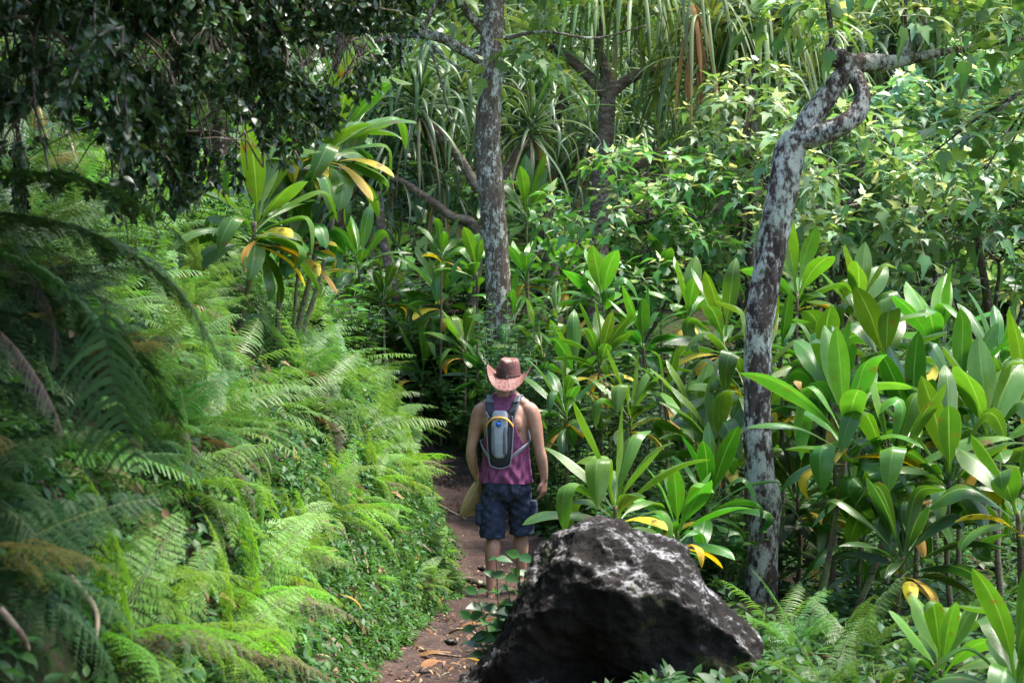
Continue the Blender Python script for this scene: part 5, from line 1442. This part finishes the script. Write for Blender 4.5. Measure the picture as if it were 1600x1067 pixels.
# ------------------------------------------------------------------ dark small-leaved tree overhanging at top left
def overhang():
    base = np.array((-3.6, 6.6, gz(-3.6, 6.6) - .1))
    t = thing('overhanging_tree', 'dark small leaved tree whose branches hang in over the top left', 'tree', base)
    mb = MB(); tube(mb, [base, base + (.2, .1, 1.2), base + (.6, 0, 2.6), base + (1.0, -.1, 3.6)], [.16, .14, .11, .07], 40, 14, rough=.08); mb.build('trunk', M['bark_dark'], t)
    top = base + (.6, 0, 2.4)
    tw = []
    leaves = MB(); br = MB()
    P0, AX, S, = [], [], []
    def lim_at(u): return np.interp(u, [-200, 0, 150, 330, 480, 600, 680], [400, 385, 330, 320, 215, 130, -20])
    def twig(a, d, L, rad, lv):
        n = 9
        pts = [np.array(a)]; d = norm(d)
        for i in range(n - 1):
            nxt = pts[-1] + d * L / (n - 1)
            if 600 - (nxt[2] - 1.6) / nxt[1] * F_PX > lim_at(800 + nxt[0] / nxt[1] * F_PX) + 25: break
            d = norm(d + rv(1, .16)[0] + np.array((0, 0, -.07 - .05 * lv))); pts.append(pts[-1] + d * L / (n - 1))
        if len(pts) < 4: return
        pts = np.array(pts); n = len(pts)
        tube(br, pts, np.linspace(rad, rad * .35, n), 14, 5)
        if lv >= 1:
            m = int(L / .013)
            q = spline(pts, m)
            k0 = m // 8
            P0.append(np.repeat(q[k0:], 2, 0)); AX.append(norm(rv((m - k0) * 2, .8) + np.array((0, 0, -.55)) + d * .3)); 
        if lv < 2:
            for k in range(9 if lv == 0 else 6):
                i = random.randint(2, n - 1)
                twig(pts[i], norm(d * .4 + rv(1, .7)[0] + np.array((0, -.0, -.3))), L * random.uniform(.35, .6), rad * .5, lv + 1)
    for px, py, Y, L in ((-60, -40, 6.0, 1), (60, 10, 5.8, 1), (170, -20, 6.2, 1), (260, 20, 6.4, 1), (330, -30, 6.8, 1), (420, -10, 6.9, 1), (520, -50, 7.2, 1), (100, -120, 6.6, 1), (300, -130, 6.2, 1), (480, -130, 7.0, 1), (580, -120, 7.4, 1), (-20, -100, 5.4, 1), (200, 90, 7.4, 1), (20, 60, 7.0, 1), (400, 60, 7.6, 1), (480, 30, 7.8, 1)):
        c = at(px, py, Y)
        a = top + (c - top) * .12
        twig(a, c - a + (0, 0, .25), np.linalg.norm(c - a) * 1.0, .02, 0)
        for _ in range(5):
            twig(c + rv(1, .12)[0], rv(1, .6)[0] + np.array((.3, 0, -.25)), random.uniform(.35, .6), .005, 1)
    P0a, AXa = np.concatenate(P0), np.concatenate(AX)
    # keep the photograph's open view below the canopy: the twigs grow to the light, so low ones carry few leaves
    u = 800 + P0a[:, 0] / P0a[:, 1] * F_PX; v = 600 - (P0a[:, 2] - 1.6) / P0a[:, 1] * F_PX
    ok = (v < lim_at(u) - 10 + RNG.normal(0, 38, len(v))) & ~((fn(u / 55, v / 45, 1.0, 3) > .22) & (v > 45))
    P0a, AXa = P0a[ok], AXa[ok]
    stamp(leaves, T_ELLW, frames(AXa, np.array((0, 0, 1.)) + rv(len(AXa), .7)), P0a, RNG.uniform(.027, .048, len(P0a)), jit((.027, .072, .023), len(P0a), .4))
    br.build('branches', M['twig'], t)
    leaves.build('foliage', M['gloom'], t)
    print('overhang leaves', len(P0a))
    # unseen upper crown, its clumps added to shade the near bank and trail
    mb = MB()
    cl = [(-3.0, 5.2, 4.6, 1.0), (-1.9, 5.6, 4.9, 1.0), (-2.6, 3.8, 4.5, 1.1), (-1.4, 4.2, 4.8, 1.0), (-3.8, 6.6, 4.9, 1.1), (-2.6, 7.2, 5.2, .9), (-3.8, 4.4, 4.4, 1.0), (-.3, 5.0, 5.3, .8), (-2.0, 2.4, 4.6, 1.2), (.2, 4.6, 4.8, .9), (-.4, 3.2, 4.6, 1.0), (-3.6, 5.6, 4.7, 1.0), (-1.2, 5.2, 4.2, .8), (-2.2, 4.6, 4.0, .9), (-2.9, 6.3, 4.3, .9), (-1.9, 3.4, 3.9, .9), (-1.5, 5.8, 4.2, .8), (-.9, 4.4, 4.1, .8), (-2.4, 5.6, 4.1, .8)]
    C, D = crown_points(cl, 34)
    sprays(mb, C, D, 9, .10, .095, (.035, .085, .026), T_ELLW, None, petiole=False)
    mb.build('crown', M['small'], t)
overhang()

# unseen tree added behind the onlooker to keep the boulder's near side in shade
def unseen_shade_tree(x, y, h, lab, cl):
    leafy_tree('unseen_shade_tree', lab, 'tree', [([(x, y, gz(x, y) - .2), (x + .1, y, h * .5), (x, y, h * .85)], [.2, .15, .08])], cl, 22, 8, .12, .17, (.04, .10, .03), T_ELLW, None, mat='small', twig=.03)
unseen_shade_tree(1.5, -2.6, 5.5, 'unseen broad tree added behind the onlooker to cast shade', [(0, -1.5, 5.0, 1.4), (1.6, -1.2, 5.4, 1.5), (3.0, -1.5, 4.8, 1.4), (1.2, -3.0, 5.8, 1.5), (-1.2, -2.4, 4.4, 1.3), (.6, .2, 5.6, 1.2), (2.4, .6, 5.5, 1.2), (.2, -2.6, 3.0, 1.1), (2.6, -2.8, 3.2, 1.2)])

# ------------------------------------------------------------------ understorey shrubs
random.seed(33)
for k in range(95):
    Y = random.uniform(10.2, 19.5)
    xr = float(np.interp(Y, PY, PXR))
    x = xr + .12 + abs(random.gauss(0, 1)) * (.9 if k < 50 else 2.6)
    if abs(x - .62) < .7 and Y < 9.3: continue
    if x / Y * F_PX > 900 or (Y < 11.6 and 330 < x / Y * F_PX < 450): continue
    r_ = random.random()
    if r_ < .55: place('shrub', SH_BROAD, x, Y, random.uniform(.7, 1.25), 'dark broad leaved shrub under the ti plants', 'shrub', 'dark shrubs under the ti plants')
    elif r_ < .75: place('shrub', SH_LIGHT, x, Y, random.uniform(.7, 1.1), 'light green shrub at the foot of the ti plants', 'shrub', 'light shrubs at the foot of the ti plants')
    else: place('shrub', SH_FINE, x, Y, random.uniform(.8, 1.3), 'small leaved low shrub beside the trail', 'shrub', 'low small leaved shrubs')
for px, py, Y, s in ((800, 480, 15.2, 1.2), (840, 540, 14.8, 1.2), (880, 560, 14.6, 1.1), (770, 470, 15.6, 1.1), (1000, 560, 14.6, 1.2), (960, 620, 13.6, .9), (860, 500, 15.4, 1.2), (1000, 500, 16, 1.2)):
    c = at(px, py, Y); place('shrub', SH_TALL if c[2] - gz(c[0], Y) > 1.1 else SH_ROUND, c[0], Y, np.clip((c[2] - gz(c[0], Y)) / (1.9 if c[2] - gz(c[0], Y) > 1.1 else .95), .7, 1.4), 'bluish round leaved shrub behind the hiker', 'shrub', 'bluish round leaved shrubs')
for px, Y in ((640, 17), (690, 17.4), (600, 18), (720, 16.8), (660, 19), (560, 18.6), (700, 19.5), (620, 15.8), (580, 20.5), (640, 21), (520, 20)):
    x = at(px, 600, Y)[0]; x = max(x, float(np.interp(Y, PY, PXR)) + .15)
    place('shrub', SH_BROAD, x, Y, random.uniform(1.0, 1.4), 'dark leafy shrub where the trail disappears', 'shrub', 'shrubs where the trail disappears')
for k in range(16):
    Y = random.uniform(19.4, 21.6); x = (random.uniform(590, 790) - 800) / F_PX * Y
    if x < float(np.interp(Y, PY, PXR)) + .1 and Y < 20.3: continue
    place('shrub', SH_BROAD, x, Y, random.uniform(1.5, 2.1), 'dark leafy shrub where the trail disappears', 'shrub', 'shrubs where the trail disappears')
for k in range(28):
    Y = random.uniform(14, 21.5); x = random.uniform(-3.6, -1.3)
    if x > float(np.interp(Y, PY, PXL)) - .5 and Y < 19.5: continue
    place('shrub', SH_BROAD + SH_LIGHT, x, Y, random.uniform(1.0, 1.6), 'leafy green shrub among the ferns on the bank', 'shrub', 'shrubs among the bank ferns')
for k in range(46):
    Y = random.uniform(9.5, 20); s = random.uniform(.9, 4.2); x = bank_x(Y, s)
    if x / Y * F_PX < -1000: continue
    place('shrub', SH_FINE + SH_LIGHT, x, Y, random.uniform(.8, 1.6), 'leafy green shrub among the ferns on the bank', 'shrub', 'shrubs among the bank ferns')

for k in range(85):
    Y = random.uniform(17.5, 26); u = random.uniform(440, 1750)
    x = (u - 800) / F_PX * Y
    if Y < 19.8 and x < float(np.interp(Y, PY, PXR)) + .2: continue
    place('shrub', SH_BROAD + SH_LIGHT, x, Y, random.uniform(1.3, 2.6), 'leafy shrub behind the ti plants, under the pale bushes', 'shrub', 'tall shrubs behind the ti plants')

# the little plant at the boulder's left foot
def seedling():
    Y = 8.6
    b = at(790, 1045, Y); b[2] = gz(b[0], b[1])
    t = thing('sapling', 'young glossy sapling beside the left foot of the boulder', 'plant', b)
    st, lf = MB(), MB()
    P0, AX, S_ = [], [], []
    for tip in ((775, 872), (812, 868), (745, 925), (838, 895), (790, 900), (775, 950), (735, 965)):
        e = at(*tip, Y - random.uniform(-.05, .1)); mid = (b + e) / 2 + rv(1, .03)[0]
        tube(st, [b, mid, e], [.007, .005, .0025], 14, 6)
        q = spline([b, mid, e], 9)
        for i in range(3, 9):
            for s in (0, 1):
                a = i * 1.9 + s * 3.1 + random.uniform(-.5, .5)
                P0.append(q[i]); AX.append((math.cos(a), math.sin(a) * .8, random.uniform(-.25, .5))); S_.append(random.uniform(.09, .15) * (1 if i < 7 else .7))
    P0, AX, S_ = np.array(P0), np.array(AX), np.array(S_)
    stamp(lf, T_ELLW, frames(AX, np.array((0, -.9, .7)) + rv(len(AX), .35)), P0, S_ * .92, jit((.045, .125, .030), len(P0), .3, .15))
    st.build('stem', M['greenstem'], t); lf.build('leaves', M['shrub'], t)
seedling()

# ------------------------------------------------------------------ ground cover (nobody could count it)
def cover(name, label, K, xs_, ys_, cond, size, col, tpl, lift=.06, a=.22, up=1.0):
    x = RNG.uniform(*xs_, K * 4); y = RNG.uniform(*ys_, K * 4)
    xl_ = np.interp(y, PY, PXL); xr_ = np.interp(y, PY, PXR)
    u = 800 + x / y * F_PX
    ok = cond(x, y, xl_, xr_) & (u > -150) & (u < 1750) & ~((y < 11.6) & (y > 9.6) & (np.abs(u - 1190) < 45)) & (fn(x * 3.1, y * 3.1 + ground_z(x, y) * 2, 1.0, len(name)) > -.38)
    x, y = x[ok][:K], y[ok][:K]
    e = .1
    z = ground_z(x, y, False)
    nx = -(ground_z(x + e, y, False) - ground_z(x - e, y, False)) / (2 * e); ny = -(ground_z(x, y + e, False) - ground_z(x, y - e, False)) / (2 * e)
    N = norm(np.stack([nx, ny, np.ones(len(x))], -1))
    C = np.stack([x, y, z], -1) + N * (RNG.uniform(.0, 1, len(x)) ** 1.5 * lift)[:, None]
    mb = MB()
    sprays(mb, C, norm(N * .6 + np.array((0, 0, .5)) + rv(len(C), .3)), 6, size * .5, size, col, tpl, None, petiole=False, droop=.15, a=a)
    tag(mb.build(name, M['cover']), label, 'ground cover', None, 'stuff')
    print(name, len(x))
cover('bank_ground_cover', 'small leaved green ground cover over the fern bank', 15000, (-6, 0), (3.2, 19), lambda x, y, l, r: (x < l - .02) & (x > l - 3.6), .055, (.040, .112, .028), T_ELL, .10)
cover('trail_edge_cover', 'fine bright ground cover along the foot of the bank', 6500, (-1.8, 0), (8.3, 17), lambda x, y, l, r: (x < l + .05 + .05 * np.sin(y * 9)) & (x > l - .62), .034, (.065, .17, .030), T_ELL, .09)
cover('forest_floor_cover', 'dark leafy ground cover under the ti plants', 9000, (-1.5, 8), (6.5, 24), lambda x, y, l, r: (x > r + .03 + .05 * np.sin(y * 8)), .075, (.035, .090, .024), T_ELLW, .16)

# grass tufts at the bank's foot and by the boulder
mb = MB()
for k in range(420):
    if k < 300:
        y = random.uniform(8.6, 12.6); x = float(np.interp(y, PY, PXL)) + random.uniform(-.45, .03)
    else:
        y = random.uniform(7.6, 9.6); x = random.uniform(1.05, 1.9)
    z = gz(x, y)
    for j in range(5):
        az = random.uniform(0, 6.28)
        P = arc_curve((x, y, z), az, R(random.uniform(50, 88)), R(random.uniform(-30, 40)), random.uniform(.08, .26), 6, 1.5)
        ribbon(mb, P, .0035 * np.linspace(1, .15, 6), np.array((-math.sin(az), math.cos(az), 0)), 1, 0, c=np.array((.085, .19, .035)) * random.uniform(.7, 1.3))
tag(mb.build('grass', M['cover']), 'thin grass at the edge of the trail', 'grass', None, 'stuff')

# ------------------------------------------------------------------ litter: leaves, sticks, root
random.seed(5)
mb = MB()
K = 2600
y = RNG.uniform(7.5, 18.5, K); l = np.interp(y, PY, PXL); r_ = np.interp(y, PY, PXR)
x = l + (r_ - l) * RNG.uniform(.02, .98, K)
C = np.stack([x, y, ground_z(x, y, False) + .035], -1)
stamp(mb, T_NARROW, frames(rv(K) * (1, 1, .15), np.array((0, 0, 1.)) + rv(K, .35)), C, RNG.uniform(.02, .065, K), jit((.20, .125, .075), K, .45, .1))
tag(mb.build('leaf_litter', M['dead']), 'small dry bits of leaf scattered on the trail', 'leaf litter', None, 'stuff')
mb = MB()
K = 1500
y = RNG.uniform(6.0, 17, K); x = np.interp(y, PY, PXL) - RNG.uniform(.0, 1, K) ** 1.3 * 1.3
C = np.stack([x, y, ground_z(x, y, False) + RNG.uniform(.05, .14, K)], -1)
stamp(mb, T_NARROW, frames(rv(K) * (1, 1, .6) + np.array((.6, -.2, -.9)), np.array((.6, -.4, .7)) + rv(K, .5)), C, RNG.uniform(.03, .13, K), jit((.20, .13, .075), K, .45, .1))
tag(mb.build('dead_leaf_litter', M['dead']), 'dry brown leaf bits caught in the green of the bank', 'leaf litter', None, 'stuff')
DL = []
for k, c in enumerate(((.42, .20, .06), (.38, .27, .15), (.30, .15, .07), (.50, .30, .09))):
    mb = MB(); ti_leaf(mb, (0, 0, .01), 0, R(12), R(-25), .24, .032, c, None, .4, k); DL.append(mb.mesh('fallen_leaf', M['old' if k in (0, 3) else 'dead']))
def litter(px, Y, s, rot, k, lab, group=None, z=None):
    x = at(px, 600, Y)[0]
    o = link_mesh('fallen_leaf', DL[k], None, (x, Y, gz(x, Y) + .05 if z is None else z), (random.uniform(-.25, .25), random.uniform(-.2, .2), R(rot)), s)
    tag(o, lab, 'fallen leaf', group)
litter(705, 9.4, .85, 170, 0, 'orange brown fallen leaf on the trail at the bottom')
litter(722, 9.2, .7, 20, 3, 'small orange fallen leaf left of the boulder foot')
litter(735, 10.0, .6, 60, 1, 'pale curled fallen leaf in front of the hiker')
for k in range(16):
    Y = random.uniform(8.9, 16); px = 800 + (np.interp(Y, PY, PXL) + random.uniform(.1, .7)) / Y * F_PX
    litter(px, Y, random.uniform(.4, .8), random.uniform(0, 360), random.choice((1, 2, 1, 2, 0)), 'dry brown fallen leaf lying on the trail', 'dry leaves on the trail')
def leaf_at(px, py, Y, s, rot, k, lab):
    o = link_mesh('dead_leaf', YEL[k], None, hit(px, py, .38), rot, s); tag(o, lab, 'dead leaf')
leaf_at(478, 738, 10.2, .62, (R(20), R(60), R(-60)), 1, 'orange dead leaf curled among the bank ferns')
leaf_at(532, 928, 9.6, .4, (R(20), R(-10), R(30)), 2, 'brown curled leaf near the foot of the bank')
leaf_at(455, 690, 10.6, .45, (R(0), R(30), R(-40)), 2, 'small brown leaf on a dry stalk on the bank')
def stick(lab, a, b, Ya, Yb, rad, mat='drystick', lift=0.03, bend=.03, cat='stick', free=False):
    A_, B = at(*a, Ya), at(*b, Yb)
    if not free:
        A_[2] = gz(A_[0], A_[1]) + lift; B[2] = gz(B[0], B[1]) + lift
    t = MB(); tube(t, [A_, (A_ + B) / 2 + rv(1, bend)[0], B], [rad, rad * .85, rad * .5], 16, 7, rough=.1)
    o = t.build('stick', M[mat]); tag(o, lab, cat)
stick('pale split stick lying across the trail at the bottom', (655, 1010), (720, 1030), 9.7, 9.4, .012)
stick('dry leaf stalk lying near the boulder foot on the trail', (700, 985), (770, 1000), 10.3, 10.0, .009)
stick('thin stick lying on the trail beside the hiker\'s legs', (715, 850), (770, 842), 13.9, 14.0, .010)
stick('curved dry stalk on the trail by the held hat', (655, 780), (735, 792), 15.6, 15.2, .012)
for q_, lab in (((452, 690, 500, 740, 10.7, 10.5, .010), 'long dry stalk beside the orange dead leaf'), ((490, 770, 540, 900, 10.3, 10.2, .010), 'dry stalk slanting down below the orange dead leaf'), ((480, 800, 515, 880, 10.2, 10.1, .007), 'thin dry stalk left of the slanting one'),
                ((530, 815, 558, 885, 10.6, 10.5, .011), 'grey stick right of the slanting stalk'), ((555, 830, 575, 895, 10.8, 10.6, .012), 'pale broken stick on the lower bank'), ((110, 900, 150, 1005, 6.6, 6.5, .010), 'pale stick lying in the shade of the near bank'), ((0, 950, 45, 1015, 6.2, 6.1, .009), 'grey stick at the bottom left corner'),
                ((575, 800, 625, 872, 0, 0, .008), 'dry stalk lying on the lower bank near the trail'), ((505, 640, 560, 700, 0, 0, .007), 'dry stalk among the ferns below the lacy ones'), ((640, 600, 655, 700, 0, 0, .012), 'dry stalk hanging at the end of the bank'), ((300, 700, 352, 830, 0, 0, .008), 'dry stalk among the bright ferns'), ((632, 690, 648, 770, 14.4, 14.2, .03), 'dark root standing out at the end of the bank')):
    A0 = hit(q_[0], q_[1], .30); B0 = hit(q_[2], q_[3], .26); stick(lab, q_[0:2], q_[2:4], A0[1], B0[1], q_[6], 'bark_dark' if q_[6] > .02 else 'drystick', free=True, bend=.02)
stick('bare twig hanging straight down at the top left', (212, 30), (175, 290), 6.6, 6.5, .006, 'bark_dark', free=True, bend=.03, cat='twig')
stick('pale bare stem standing behind the dark leaves at the left', (105, 205), (138, 480), 11, 10.8, .014, 'drystick', free=True, cat='twig')
stick('thin pale bare stem left of the other bare one', (62, 170), (98, 385), 11.4, 11.2, .009, 'drystick', free=True, cat='twig')
mb = MB()
P = [at(688, 905, 12.9), at(705, 885, 12.9), at(735, 890, 12.8), at(765, 915, 12.6)]
for p in P: p[2] = gz(p[0], p[1]) + .04
tube(mb, P, [.035, .03, .034, .025], 24, 10, rough=.1); tag(mb.build('tree_root', M['bark_dark']), 'earthy root crossing the trail at the hiker\'s feet', 'root')
for k in range(14):
    Y = random.uniform(8.8, 17); x = np.interp(Y, PY, PXL) + random.uniform(.05, .8)
    mb = MB(); r = random.uniform(.015, .045); ball(mb, (0, 0, 0), (r, r * .8, r * .6), 10, 8)
    me = mb.mesh('stone', M['rock']); 
    o = link_mesh('stone', me, None, (x, Y, gz(x, Y) + .02), (0, 0, random.uniform(0, 6))); tag(o, 'small dark stone bedded in the trail', 'stone', 'stones in the trail')
